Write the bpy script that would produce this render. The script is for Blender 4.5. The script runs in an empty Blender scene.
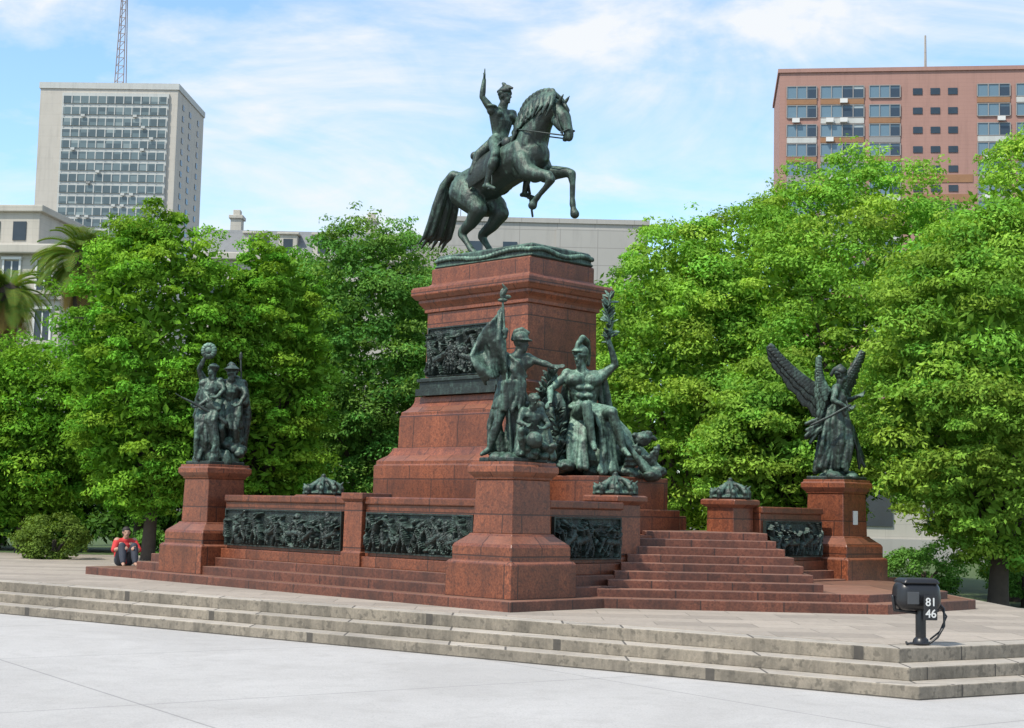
import bpy, bmesh, math, random
import numpy as np
from mathutils import Vector, Matrix
random.seed(7)
sc = bpy.context.scene
COL = sc.collection
rad = math.radians
# ------------------------------------------------------------------ basic helpers
def link(o):
    COL.objects.link(o); return o
def thing(name, loc=(0,0,0), rot=0.0, label="", category="", group=None, kind=None):
    o = bpy.data.objects.new(name, None); o.empty_display_size = .3
    o.location = loc; o.rotation_euler = (0,0,rot); link(o)
    if label: o["label"] = label
    if category: o["category"] = category
    if group: o["group"] = group
    if kind: o["kind"] = kind
    return o
def mesh_obj(name, verts, faces, mat, parent=None, smooth=False, loc=(0,0,0), rot=(0,0,0)):
    me = bpy.data.meshes.new(name); me.from_pydata([tuple(v) for v in verts], [], faces)
    if mat: me.materials.append(mat)
    if smooth:
        me.polygons.foreach_set('use_smooth', [True]*len(me.polygons))
    me.update()
    o = bpy.data.objects.new(name, me); o.location = loc; o.rotation_euler = rot; link(o)
    if parent: o.parent = parent
    return o
def tag(o, label, category, group=None, kind=None):
    if label: o["label"] = label
    if category: o["category"] = category
    if group: o["group"] = group
    if kind: o["kind"] = kind
    return o
def bevel(o, w, seg=2):
    m = o.modifiers.new("bevel", 'BEVEL'); m.width = w; m.segments = seg; m.limit_method = 'ANGLE'; m.angle_limit = rad(40)
    return o
def boxvf(x0,x1,y0,y1,z0,z1, off=0):
    v = [(x0,y0,z0),(x1,y0,z0),(x1,y1,z0),(x0,y1,z0),(x0,y0,z1),(x1,y0,z1),(x1,y1,z1),(x0,y1,z1)]
    f = [(0,3,2,1),(4,5,6,7),(0,1,5,4),(1,2,6,5),(2,3,7,6),(3,0,4,7)]
    return v, [tuple(i+off for i in q) for q in f]
def box(name, x0,x1,y0,y1,z0,z1, mat, parent=None, bev=0, loc=(0,0,0), rot=(0,0,0)):
    v,f = boxvf(x0,x1,y0,y1,z0,z1)
    o = mesh_obj(name, v, f, mat, parent, loc=loc, rot=rot)
    if bev: bevel(o, bev)
    return o
def boxes(name, lst, mat, parent=None, **kw):
    V=[];F=[]
    for b in lst:
        v,f = boxvf(*b, off=len(V)); V+=v; F+=f
    return mesh_obj(name, V, F, mat, parent, **kw)
def stack(name, rings, mat, parent=None, cx=0, cy=0, bev=0.012):
    V=[];F=[]
    for hx,hy,z in rings:
        V += [(cx-hx,cy-hy,z),(cx+hx,cy-hy,z),(cx+hx,cy+hy,z),(cx-hx,cy+hy,z)]
    n=len(rings)
    for i in range(n-1):
        a=i*4;b=a+4
        for j in range(4):
            k=(j+1)%4
            F.append((a+j,a+k,b+k,b+j))
    F.append((3,2,1,0)); t=(n-1)*4; F.append((t,t+1,t+2,t+3))
    o = mesh_obj(name,V,F,mat,parent)
    if bev: bevel(o,bev)
    return o
def prism(name, pts, z0, z1, mat, parent=None, bev=0):
    n=len(pts); V=[(p[0],p[1],z0) for p in pts]+[(p[0],p[1],z1) for p in pts]
    F=[tuple(range(n-1,-1,-1)), tuple(range(n,2*n))]
    for i in range(n):
        j=(i+1)%n; F.append((i,j,n+j,n+i))
    o = mesh_obj(name,V,F,mat,parent)
    if bev: bevel(o,bev)
    return o
# ------------------------------------------------------------------ materials
def newmat(name):
    m = bpy.data.materials.new(name); m.use_nodes=True
    nt=m.node_tree; b=nt.nodes['Principled BSDF']
    return m,nt,b
def N(nt,t,**kw):
    n=nt.nodes.new(t)
    for k,v in kw.items(): setattr(n,k,v)
    return n
def noise(nt, scale, detail=4, vec=None, rough=.5, dist=0):
    n=N(nt,'ShaderNodeTexNoise'); n.inputs['Scale'].default_value=scale; n.inputs['Detail'].default_value=detail
    n.inputs['Roughness'].default_value=rough; n.inputs['Distortion'].default_value=dist
    if vec: nt.links.new(vec,n.inputs['Vector'])
    return n.outputs['Fac']
def ramp(nt, fac, stops):
    r=N(nt,'ShaderNodeValToRGB'); cr=r.color_ramp
    while len(cr.elements)<len(stops): cr.elements.new(.5)
    for e,(p,c) in zip(cr.elements,stops):
        e.position=p; e.color=(c[0],c[1],c[2],1) if hasattr(c,'__len__') else (c,c,c,1)
    nt.links.new(fac,r.inputs['Fac']); return r.outputs['Color']
def mix(nt, fac, a, b, mode='MIX'):
    m=N(nt,'ShaderNodeMix',data_type='RGBA',blend_type=mode)
    for inp,val in ((m.inputs[0],fac),(m.inputs[6],a),(m.inputs[7],b)):
        if hasattr(val,'links'): nt.links.new(val,inp)
        elif hasattr(val,'__len__'): inp.default_value=(val[0],val[1],val[2],1)
        else: inp.default_value=val
    return m.outputs[2]
def math_(nt,op,a,b=0.0):
    m=N(nt,'ShaderNodeMath',operation=op)
    for inp,val in ((m.inputs[0],a),(m.inputs[1],b)):
        if hasattr(val,'links'): nt.links.new(val,inp)
        else: inp.default_value=val
    return m.outputs[0]
def bump(nt,b,h,strength=.3,dist=.02):
    n=N(nt,'ShaderNodeBump'); n.inputs['Strength'].default_value=strength; n.inputs['Distance'].default_value=dist
    nt.links.new(h,n.inputs['Height']); nt.links.new(n.outputs[0],b.inputs['Normal'])
def objco(nt):
    return N(nt,'ShaderNodeTexCoord').outputs['Object']
def wallvec(nt):
    co=objco(nt); s=N(nt,'ShaderNodeSeparateXYZ'); nt.links.new(co,s.inputs[0])
    g=N(nt,'ShaderNodeNewGeometry'); sn=N(nt,'ShaderNodeSeparateXYZ'); nt.links.new(g.outputs['Normal'],sn.inputs[0])
    top=math_(nt,'GREATER_THAN',math_(nt,'ABSOLUTE',sn.outputs[2]),.6)
    u=math_(nt,'ADD',s.outputs[0],s.outputs[1])
    c1=N(nt,'ShaderNodeCombineXYZ'); nt.links.new(u,c1.inputs[0]); nt.links.new(s.outputs[2],c1.inputs[1])
    c2=N(nt,'ShaderNodeCombineXYZ'); nt.links.new(s.outputs[0],c2.inputs[0]); nt.links.new(s.outputs[1],c2.inputs[1])
    m=N(nt,'ShaderNodeMix',data_type='VECTOR'); nt.links.new(top,m.inputs[0]); nt.links.new(c1.outputs[0],m.inputs[4]); nt.links.new(c2.outputs[0],m.inputs[5])
    return m.outputs[1], top, co
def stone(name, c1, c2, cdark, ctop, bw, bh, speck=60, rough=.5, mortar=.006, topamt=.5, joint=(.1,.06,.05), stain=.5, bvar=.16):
    m,nt,b=newmat(name)
    vec,top,co=wallvec(nt)
    sp=noise(nt,speck,3,co,.8)
    col=mix(nt,ramp(nt,sp,[(.38,0),(.62,1)]),c1,c2)
    sp2=noise(nt,speck*.45,2,co,.6); col=mix(nt,math_(nt,'MULTIPLY',ramp(nt,sp2,[(.56,0),(.64,1)]),.55),col,cdark)
    big=noise(nt,1.3,6,co,.65,.4)
    col=mix(nt,math_(nt,'MULTIPLY',ramp(nt,big,[(.42,0),(.7,1)]),stain),col,cdark)
    mp=N(nt,'ShaderNodeMapping'); mp.inputs['Scale'].default_value=(5,5,.5); nt.links.new(co,mp.inputs[0])
    st=noise(nt,1.5,5,mp.outputs[0],.6)
    col=mix(nt,math_(nt,'MULTIPLY',ramp(nt,st,[(.48,0),(.7,1)]),stain*.8),col,cdark)
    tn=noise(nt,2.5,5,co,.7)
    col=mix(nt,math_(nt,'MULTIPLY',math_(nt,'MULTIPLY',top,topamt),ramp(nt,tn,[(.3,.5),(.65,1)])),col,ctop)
    br=N(nt,'ShaderNodeTexBrick'); nt.links.new(vec,br.inputs['Vector'])
    br.inputs['Scale'].default_value=1; br.inputs['Brick Width'].default_value=bw; br.inputs['Row Height'].default_value=bh
    br.inputs['Mortar Size'].default_value=mortar; br.inputs['Mortar Smooth'].default_value=.2
    br.inputs['Color1'].default_value=(1-bvar,)*3+(1,); br.inputs['Color2'].default_value=(1+bvar,)*3+(1,); br.inputs['Mortar'].default_value=(1,1,1,1); br.inputs['Bias'].default_value=0
    col=mix(nt,1.0,col,br.outputs['Color'],'MULTIPLY')
    col=mix(nt,math_(nt,'MULTIPLY',br.outputs['Fac'],.85),col,joint)
    nt.links.new(col,b.inputs['Base Color']); b.inputs['Roughness'].default_value=rough
    h=math_(nt,'SUBTRACT',math_(nt,'MULTIPLY',sp,.15),br.outputs['Fac'])
    bump(nt,b,h,.5,.006)
    return m
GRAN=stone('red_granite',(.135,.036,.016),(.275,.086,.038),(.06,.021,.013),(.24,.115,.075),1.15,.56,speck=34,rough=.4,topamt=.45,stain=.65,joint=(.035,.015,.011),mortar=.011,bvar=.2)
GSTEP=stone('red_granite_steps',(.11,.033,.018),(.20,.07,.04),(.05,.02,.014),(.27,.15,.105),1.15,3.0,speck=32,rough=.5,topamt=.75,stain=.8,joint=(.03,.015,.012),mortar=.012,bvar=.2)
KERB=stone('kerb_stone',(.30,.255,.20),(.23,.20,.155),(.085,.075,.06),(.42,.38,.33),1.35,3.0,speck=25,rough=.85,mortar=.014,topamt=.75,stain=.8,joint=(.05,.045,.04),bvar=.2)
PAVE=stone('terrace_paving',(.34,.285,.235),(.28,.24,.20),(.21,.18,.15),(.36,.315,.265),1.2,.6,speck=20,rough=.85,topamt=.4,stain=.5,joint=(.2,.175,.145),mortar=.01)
def plaza_mat():
    m,nt,b=newmat('plaza_concrete'); co=objco(nt)
    n1=noise(nt,.35,8,co,.65,.5); n2=noise(nt,45,4,co,.8); n3=noise(nt,2.2,8,co,.75); n4=noise(nt,.9,10,co,.8,1.2)
    col=mix(nt,ramp(nt,n1,[(.35,0),(.65,1)]),(.385,.37,.355),(.46,.445,.43))
    col=mix(nt,math_(nt,'MULTIPLY',ramp(nt,n2,[(.36,1),(.5,0)]),.5),col,(.23,.22,.21))
    col=mix(nt,math_(nt,'MULTIPLY',ramp(nt,n3,[(.5,0),(.72,1)]),.5),col,(.30,.285,.27))
    col=mix(nt,math_(nt,'MULTIPLY',ramp(nt,n4,[(.485,0),(.5,1),(.515,0)]),.22),col,(.2,.19,.18))
    mp=N(nt,'ShaderNodeMapping'); mp.inputs['Rotation'].default_value=(0,0,rad(-35)); nt.links.new(co,mp.inputs[0])
    br=N(nt,'ShaderNodeTexBrick'); nt.links.new(mp.outputs[0],br.inputs['Vector']); br.offset=0
    br.inputs['Scale'].default_value=1; br.inputs['Brick Width'].default_value=5; br.inputs['Row Height'].default_value=4.2; br.inputs['Mortar Size'].default_value=.014
    col=mix(nt,math_(nt,'MULTIPLY',br.outputs['Fac'],.6),col,(.18,.175,.17))
    nt.links.new(col,b.inputs['Base Color']); b.inputs['Roughness'].default_value=.9
    bump(nt,b,n2,.3,.01); return m
PLAZA=plaza_mat()
def bronze(name, patina=(.12,.20,.17), lo=.42, hi=.72, dark=(.022,.028,.025)):
    m,nt,b=newmat(name); co=objco(nt)
    g=N(nt,'ShaderNodeNewGeometry'); sn=N(nt,'ShaderNodeSeparateXYZ'); nt.links.new(g.outputs['Normal'],sn.inputs[0])
    n1=noise(nt,4.5,7,co,.65,.6); n2=noise(nt,38,4,co,.6)
    mp=N(nt,'ShaderNodeMapping'); mp.inputs['Scale'].default_value=(11,11,1.2); nt.links.new(co,mp.inputs[0])
    n3=noise(nt,1.5,4,mp.outputs[0],.6)
    f=math_(nt,'ADD',math_(nt,'MULTIPLY',n1,.5),math_(nt,'MULTIPLY',n3,.42))
    f=math_(nt,'ADD',f,math_(nt,'MULTIPLY',sn.outputs[2],.15))
    f=ramp(nt,f,[(lo,0),(hi,1)])
    col=mix(nt,f,dark,patina)
    col=mix(nt,math_(nt,'MULTIPLY',ramp(nt,n2,[(.35,1),(.55,0)]),.5),col,(.012,.014,.013))
    nt.links.new(col,b.inputs['Base Color']); b.inputs['Metallic'].default_value=.12; b.inputs['Roughness'].default_value=.5
    bump(nt,b,noise(nt,26,5,co,.6),.5,.02); return m
BRZ=bronze('dark_bronze',(.09,.15,.12),.46,.74,(.016,.024,.02)); BRZG=bronze('verdigris_bronze',(.22,.38,.28),.40,.68,(.022,.04,.03)); BRZH=bronze('statue_bronze',(.13,.235,.175),.43,.70,(.014,.024,.018))
def flat(name,c,rough=.6,metal=0,var=.15,scale=5):
    m,nt,b=newmat(name); co=objco(nt)
    n=noise(nt,scale,5,co,.6)
    col=mix(nt,n,tuple(x*(1-var) for x in c),tuple(x*(1+var) for x in c))
    nt.links.new(col,b.inputs['Base Color']); b.inputs['Roughness'].default_value=rough; b.inputs['Metallic'].default_value=metal
    return m
BLACK=flat('black_paint',(.014,.014,.016),.35); WHITE=flat('white_paint',(.62,.62,.6),.5,var=.04)
GLASSD=flat('dark_glass',(.03,.04,.05),.08,var=.5,scale=.6)
BARK=flat('bark',(.065,.048,.036),.9,var=.45,scale=6)
def leafmat(name,trans=.3):
    m=bpy.data.materials.new(name); m.use_nodes=True; nt=m.node_tree
    nt.nodes.remove(nt.nodes['Principled BSDF'])
    a=N(nt,'ShaderNodeAttribute',attribute_name='tint'); d=N(nt,'ShaderNodeBsdfDiffuse'); nt.links.new(a.outputs['Color'],d.inputs['Color'])
    t=N(nt,'ShaderNodeBsdfTranslucent'); tc=mix(nt,1.0,a.outputs['Color'],(1.4,1.4,.5),'MULTIPLY'); nt.links.new(tc,t.inputs['Color'])
    ms=N(nt,'ShaderNodeMixShader'); ms.inputs[0].default_value=trans
    nt.links.new(d.outputs[0],ms.inputs[1]); nt.links.new(t.outputs[0],ms.inputs[2])
    nt.links.new(ms.outputs[0],nt.nodes['Material Output'].inputs['Surface']); return m
LEAF=leafmat('leaf')
def grassmat():
    m,nt,b=newmat('grass'); co=objco(nt)
    col=mix(nt,noise(nt,3,8,co,.7),(.03,.06,.012),(.08,.12,.03)); nt.links.new(col,b.inputs['Base Color']); b.inputs['Roughness'].default_value=.9; return m
GRASS=grassmat()
def facade(name,c,bw,bh,amt=.25,rough=.8):
    m,nt,b=newmat(name); vec,top,co=wallvec(nt)
    n=noise(nt,.25,7,co,.7); mp=N(nt,'ShaderNodeMapping'); mp.inputs['Scale'].default_value=(1,1,.12); nt.links.new(co,mp.inputs[0]); s=noise(nt,.8,5,mp.outputs[0],.7)
    col=mix(nt,n,tuple(x*.88 for x in c),tuple(x*1.1 for x in c))
    col=mix(nt,math_(nt,'MULTIPLY',ramp(nt,s,[(.5,0),(.75,1)]),.45),col,tuple(x*.55 for x in c))
    br=N(nt,'ShaderNodeTexBrick'); nt.links.new(vec,br.inputs['Vector']); br.offset=0
    br.inputs['Scale'].default_value=1; br.inputs['Brick Width'].default_value=bw; br.inputs['Row Height'].default_value=bh; br.inputs['Mortar Size'].default_value=min(bw,bh)*.02
    col=mix(nt,math_(nt,'MULTIPLY',br.outputs['Fac'],amt),col,tuple(x*.35 for x in c))
    nt.links.new(col,b.inputs['Base Color']); b.inputs['Roughness'].default_value=rough; return m
F_BEIGE=facade('beige_render',(.48,.45,.40),6,2.9,.15); F_BRICK=facade('brick_cladding',(.35,.20,.165),1.4,.6,.35)
F_CREAM=facade('cream_stone',(.45,.42,.365),1.5,.5,.3); F_CONC=facade('grey_concrete',(.37,.355,.33),3.2,1.5,.5)
F_SLATE=flat('slate',(.16,.17,.18),.6,var=.3,scale=3); F_LIGHT=facade('pale_spandrel',(.48,.49,.47),2.4,1.0,.3)
F_OCHRE=flat('ochre_panel',(.27,.14,.07),.7,var=.3,scale=.7); F_GREY=flat('frame_grey',(.26,.25,.24),.5)
def windowmat(name,cell,dark,mid,light):
    m,nt,b=newmat(name); co=objco(nt); s=N(nt,'ShaderNodeSeparateXYZ'); nt.links.new(co,s.inputs[0])
    u=math_(nt,'FLOOR',math_(nt,'DIVIDE',s.outputs[0],cell)); v=math_(nt,'FLOOR',math_(nt,'DIVIDE',s.outputs[2],1.4))
    c=N(nt,'ShaderNodeCombineXYZ'); nt.links.new(u,c.inputs[0]); nt.links.new(v,c.inputs[2])
    w=N(nt,'ShaderNodeTexWhiteNoise'); nt.links.new(c.outputs[0],w.inputs['Vector'])
    col=ramp(nt,w.outputs['Value'],[(0,dark),(.4,dark),(.6,mid),(.88,mid),(.98,light)])
    nt.links.new(col,b.inputs['Base Color']); b.inputs['Roughness'].default_value=.15; return m
WIN1=windowmat('office_glass',2.27,(.08,.11,.12),(.13,.175,.185),(.22,.27,.27))
WIN2=windowmat('ribbon_glass',1.6,(.035,.05,.07),(.13,.2,.25),(.42,.45,.43))
# ------------------------------------------------------------------ sculpting by voxel union
CL=bpy.data.textures.new('chisel','CLOUDS'); CL.noise_scale=.07; CL.noise_depth=2
def V(*a): return Vector(a)
class Sculpt:
    def __init__(s): s.v=[]; s.f=[]
    def cap(s,p1,r1,p2,r2,n=12):
        p1=Vector(p1);p2=Vector(p2);ax=p2-p1
        if ax.length<1e-5: ax=Vector((0,0,1e-3))
        ax.normalize(); a=ax.orthogonal().normalized(); b=ax.cross(a)
        rings=[]
        for k in (90,60,30,0): rings.append((p1-ax*r1*math.sin(rad(k)), r1*math.cos(rad(k))))
        for k in (0,30,60,90): rings.append((p2+ax*r2*math.sin(rad(k)), r2*math.cos(rad(k))))
        o=len(s.v); m=len(rings)
        for c,r in rings:
            r=max(r,1e-4)
            for i in range(n):
                t=2*math.pi*i/n; s.v.append(c+a*r*math.cos(t)+b*r*math.sin(t))
        for j in range(m-1):
            for i in range(n):
                k=(i+1)%n; s.f.append((o+j*n+i,o+j*n+k,o+(j+1)*n+k,o+(j+1)*n+i))
        s.f.append(tuple(o+i for i in range(n-1,-1,-1))); s.f.append(tuple(o+(m-1)*n+i for i in range(n)))
    def chain(s,pts,sx=1):
        for a,b in zip(pts,pts[1:]): s.cap((a[0]*sx,a[1],a[2]),a[3],(b[0]*sx,b[1],b[2]),b[3])
    def ell(s,c,r,ax=None,n=14,m=9):
        c=Vector(c); X,Y,Z=ax if ax else (V(1,0,0),V(0,1,0),V(0,0,1))
        o=len(s.v)
        for j in range(m+1):
            p=math.pi*j/m
            for i in range(n):
                t=2*math.pi*i/n; q=max(math.sin(p),1e-3)
                s.v.append(c+X*r[0]*q*math.cos(t)+Y*r[1]*q*math.sin(t)+Z*r[2]*math.cos(p))
        for j in range(m):
            for i in range(n):
                k=(i+1)%n; s.f.append((o+j*n+i,o+(j+1)*n+i,o+(j+1)*n+k,o+j*n+k))
        s.f.append(tuple(o+i for i in range(n))); s.f.append(tuple(o+m*n+i for i in range(n-1,-1,-1)))
    def loft(s,rings,folds=9,amp=.1,n=72,ph=0,twist=.4):
        o=len(s.v); m=len(rings)
        for j,(x,y,z,rx,ry) in enumerate(rings):
            for i in range(n):
                t=2*math.pi*i/n
                k=1+amp*(.3+.7*j/(m-1))*(math.sin(folds*t+ph+twist*j)+.5*math.sin(folds*1.7*t+2*ph-twist*j*.7))
                s.v.append(V(x+rx*k*math.cos(t),y+ry*k*math.sin(t),z))
        up = rings[-1][2]>rings[0][2]
        for j in range(m-1):
            for i in range(n):
                k=(i+1)%n; q=(o+j*n+i,o+j*n+k,o+(j+1)*n+k,o+(j+1)*n+i)
                s.f.append(q if up else q[::-1])
        a=tuple(o+i for i in range(n-1,-1,-1)); b=tuple(o+(m-1)*n+i for i in range(n))
        s.f.append(a if up else a[::-1]); s.f.append(b if up else b[::-1])
    def sheet(s,fn,nu,nv,th):
        P=[[Vector(fn(i/(nu-1),j/(nv-1))) for j in range(nv)] for i in range(nu)]
        o=len(s.v); A=[];B=[]
        for i in range(nu):
            for j in range(nv):
                du=P[min(i+1,nu-1)][j]-P[max(i-1,0)][j]; dv=P[i][min(j+1,nv-1)]-P[i][max(j-1,0)]
                n=du.cross(dv); n=n.normalized() if n.length>1e-9 else V(0,0,1)
                A.append(P[i][j]+n*th/2); B.append(P[i][j]-n*th/2)
        s.v+=A+B; q=nu*nv
        ix=lambda i,j:o+i*nv+j
        for i in range(nu-1):
            for j in range(nv-1):
                s.f.append((ix(i,j),ix(i+1,j),ix(i+1,j+1),ix(i,j+1)))
                s.f.append((q+ix(i,j),q+ix(i,j+1),q+ix(i+1,j+1),q+ix(i+1,j)))
        for i in range(nu-1):
            s.f.append((ix(i+1,0),ix(i,0),q+ix(i,0),q+ix(i+1,0))); s.f.append((ix(i,nv-1),ix(i+1,nv-1),q+ix(i+1,nv-1),q+ix(i,nv-1)))
        for j in range(nv-1):
            s.f.append((ix(0,j),ix(0,j+1),q+ix(0,j+1),q+ix(0,j))); s.f.append((ix(nu-1,j+1),ix(nu-1,j),q+ix(nu-1,j),q+ix(nu-1,j+1)))
    def hand(s,wr,d,k=1,curl=.3,side=None):
        wr=Vector(wr); d=Vector(d).normalized()
        sd=Vector(side).normalized() if side else d.orthogonal().normalized()
        nn=d.cross(sd).normalized()
        for t in (-.022,0,.022): s.cap(wr+sd*t*.6*k,.02*k,wr+d*.085*k+sd*t*k,.017*k,8)
        for i,L in enumerate((.065,.078,.072,.055)):
            b=wr+d*.088*k+sd*(i-1.5)*.022*k; m=b+(d*(1-curl)+nn*curl).normalized()*L*.55*k; e=m+(d*(1-2*curl)+nn*2*curl).normalized()*L*.5*k
            s.cap(b,.0115*k,m,.0105*k,8); s.cap(m,.0105*k,e,.009*k,8)
        b=wr+d*.03*k-sd*.03*k; m=b+(d*.6-sd*.7+nn*.2).normalized()*.045*k; s.cap(b,.015*k,m,.012*k,8); s.cap(m,.012*k,m+(d+nn*.3).normalized()*.03*k,.010*k,8)
    def head(s,c,look,k=1,up=(0,0,1),hair=True):
        c=Vector(c); f=Vector(look).normalized(); u=Vector(up); sd=f.cross(u).normalized(); u=sd.cross(f).normalized(); B=(sd,f,u)
        s.ell(c+u*.02*k-f*.01*k,(.077*k,.095*k,.1*k),B)
        s.ell(c-u*.045*k+f*.03*k,(.055*k,.062*k,.07*k),B)
        s.cap(c+f*.085*k+u*.02*k,.012*k,c+f*.108*k-u*.022*k,.016*k,8)
        s.cap(c+f*.082*k-u*.055*k-sd*.02*k,.01*k,c+f*.082*k-u*.055*k+sd*.02*k,.01*k,8)
        s.ell(c+f*.075*k-u*.095*k,(.022*k,.02*k,.018*k),B)
        for q in (-1,1):
            s.cap(c+f*.08*k+u*.035*k+sd*.012*q*k,.011*k,c+f*.068*k+u*.035*k+sd*.05*q*k,.011*k,8)
            s.ell(c+f*.078*k+u*.015*k+sd*.03*q*k,(.013*k,.01*k,.009*k),B)
            s.ell(c+sd*.08*q*k,(.012*k,.022*k,.032*k),B)
        if hair:
            for i in range(14):
                a=rad(60+i*240/13+40); s.ell(c+(f*math.cos(a)*.085+sd*math.sin(a)*.075)*k+u*.05*k,(.028*k,.03*k,.035*k),B)
        s.cap(c-u*.06*k-f*.02*k,.056*k,c-u*.17*k-f*.03*k,.06*k)
    def body(s,pel,chest,head,shR,shL,hipR,hipL,armR,armL,legR,legL,look,k=1,hair=True):
        pel,chest,head,shR,shL,hipR,hipL=[Vector(x) for x in (pel,chest,head,shR,shL,hipR,hipL)]
        w=pel.lerp(chest,.45)
        s.cap(pel,.14*k,w,.115*k); s.cap(w,.12*k,chest,.15*k); ms=shR.lerp(shL,.5)
        s.cap(chest,.14*k,ms,.09*k); s.cap(shR,.07*k,shL,.07*k)
        for sh,hp in ((shR,hipR),(shL,hipL)):
            a=sh.lerp(chest,.45); s.cap(a,.105*k,w.lerp(hp,.35),.09*k); s.cap(w.lerp(hp,.5),.09*k,hp,.115*k)
            s.ell(a.lerp(sh,.1)+Vector(look).normalized()*.07*k,(.085*k,.06*k,.065*k))
        s.cap(ms,.07*k,head-V(0,0,.1*k),.058*k)
        for sh,arm in ((shR,armR),(shL,armL)):
            el=Vector(arm[0]);wr=Vector(arm[1]); s.ell(sh,(.08*k,.08*k,.085*k))
            s.cap(sh,.066*k,sh.lerp(el,.45),.06*k); s.cap(sh.lerp(el,.45),.06*k,el,.043*k); s.cap(el,.044*k,el.lerp(wr,.3),.047*k); s.cap(el.lerp(wr,.3),.047*k,wr,.03*k)
            s.hand(wr,arm[2],k,arm[3] if len(arm)>3 else .35)
        for hp,leg in ((hipR,legR),(hipL,legL)):
            kn=Vector(leg[0]);an=Vector(leg[1]);to=Vector(leg[2])
            s.cap(hp,.11*k,hp.lerp(kn,.5),.09*k); s.cap(hp.lerp(kn,.5),.09*k,kn,.062*k); s.cap(kn,.062*k,kn.lerp(an,.35),.068*k); s.cap(kn.lerp(an,.35),.066*k,an,.04*k)
            s.cap(an,.043*k,to,.03*k); s.cap(an,.043*k,an-(to-an).normalized()*.05*k-V(0,0,.02*k),.035*k)
        s.head(head,look,k,hair=hair)
    def make(s,name,mat,parent,voxel=.015,sm=3,remesh=True,disp=0,**kw):
        o=mesh_obj(name,s.v,s.f,mat,parent,smooth=True,**kw)
        if remesh:
            m=o.modifiers.new('r','REMESH'); m.mode='VOXEL'; m.voxel_size=voxel; m.use_smooth_shade=True
            if sm:
                q=o.modifiers.new('s','SMOOTH'); q.factor=.5; q.iterations=sm
            if disp:
                q=o.modifiers.new('d','DISPLACE'); q.texture=CL; q.strength=disp; q.texture_coords='LOCAL'; q.mid_level=.5
        return o
# ------------------------------------------------------------------ camera, light, world
cam=bpy.data.cameras.new('camera'); co=bpy.data.objects.new('camera',cam); link(co)
cam.sensor_width=36; cam.lens=36*1500/1024; cam.clip_end=6000; cam.clip_start=.1
co.matrix_world=Matrix.Translation((0,0,1.75))@Matrix.Rotation(rad(90+5.54),4,'X')@Matrix.Rotation(rad(1.3),4,'Z')
sc.camera=co
sc.view_settings.view_transform='Standard'; sc.view_settings.look='None'; sc.view_settings.exposure=0
SUN_AZ=rad(-130); SUN_EL=rad(54)
sl=bpy.data.lights.new('sun','SUN'); sl.energy=4.9; sl.angle=rad(.53); sl.color=(1,.94,.83)
so=bpy.data.objects.new('sun',sl); link(so)
sd=Vector((math.sin(SUN_AZ)*math.cos(SUN_EL),math.cos(SUN_AZ)*math.cos(SUN_EL),math.sin(SUN_EL)))
so.rotation_euler=sd.to_track_quat('Z','Y').to_euler()
w=bpy.data.worlds.new('World'); sc.world=w; w.use_nodes=True; nt=w.node_tree; bg=nt.nodes['Background']
sky=N(nt,'ShaderNodeTexSky',sky_type='NISHITA'); sky.sun_disc=False; sky.sun_elevation=SUN_EL; sky.sun_rotation=SUN_AZ
sky.air_density=1.0; sky.dust_density=.4; sky.ozone_density=1.6
tc=N(nt,'ShaderNodeTexCoord'); mp=N(nt,'ShaderNodeMapping'); mp.inputs['Scale'].default_value=(1.0,1.0,3.0); mp.inputs['Rotation'].default_value=(0,rad(16),rad(20))
mp.inputs['Location'].default_value=(.35,.1,.55)
nt.links.new(tc.outputs['Generated'],mp.inputs[0])
n1=noise(nt,3.2,9,mp.outputs[0],.58,.7); n2=noise(nt,9,6,mp.outputs[0],.6,.8)
f=math_(nt,'ADD',math_(nt,'MULTIPLY',n1,.8),math_(nt,'MULTIPLY',n2,.2))
f=ramp(nt,f,[(.43,.02),(.51,.4),(.60,.97)])
col=mix(nt,f,mix(nt,1.0,sky.outputs[0],(2.2,2.5,2.55),'MULTIPLY'),(9.3,9.6,9.9))
nt.links.new(col,bg.inputs['Color']); bg.inputs['Strength'].default_value=.1
# ------------------------------------------------------------------ ground
tag(box('ground',-2500,2500,-300,3500,-.5,-.012,flat('earth',(.13,.12,.1),.95)),None,None,kind='structure')
tag(mesh_obj('plaza_pavement',[(-60,-20,0),(60,-20,0),(60,30,0),(-60,30,0)],[(0,1,2,3)],PLAZA),None,None,kind='structure')
tag(mesh_obj('lawn',[(-60,24,.006),(60,24,.006),(60,100,.006),(-60,100,.006)],[(0,1,2,3)],GRASS),None,None,kind='structure')
K=Vector((4.01,14.75)); dl=Vector((-.815,.579)); nl=Vector((.579,.815)); dr=Vector((.86,.51)).normalized()
plat=thing('stone_platform',(0,0,0),kind='structure')
def platpoly(d):
    nr=Vector((-dr.y,dr.x))
    A=K+nl*d; B=K+nr*d
    den=dl.x*dr.y-dl.y*dr.x; t=((B.x-A.x)*dr.y-(B.y-A.y)*dr.x)/den
    c=A+dl*t
    return [tuple(c),tuple(c+dr*5.6),(9.4-d*.3,21.2),(8.1-d*.3,23.3),(8.1-d*.3,37),(-12.4,37),tuple(c+dl*20.5)]
for i in range(3):
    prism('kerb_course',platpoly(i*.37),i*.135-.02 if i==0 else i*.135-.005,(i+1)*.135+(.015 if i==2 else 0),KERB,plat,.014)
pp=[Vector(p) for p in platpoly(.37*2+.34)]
prism('paving',[tuple(p) for p in pp],.40,.424,PAVE,plat)
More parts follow.
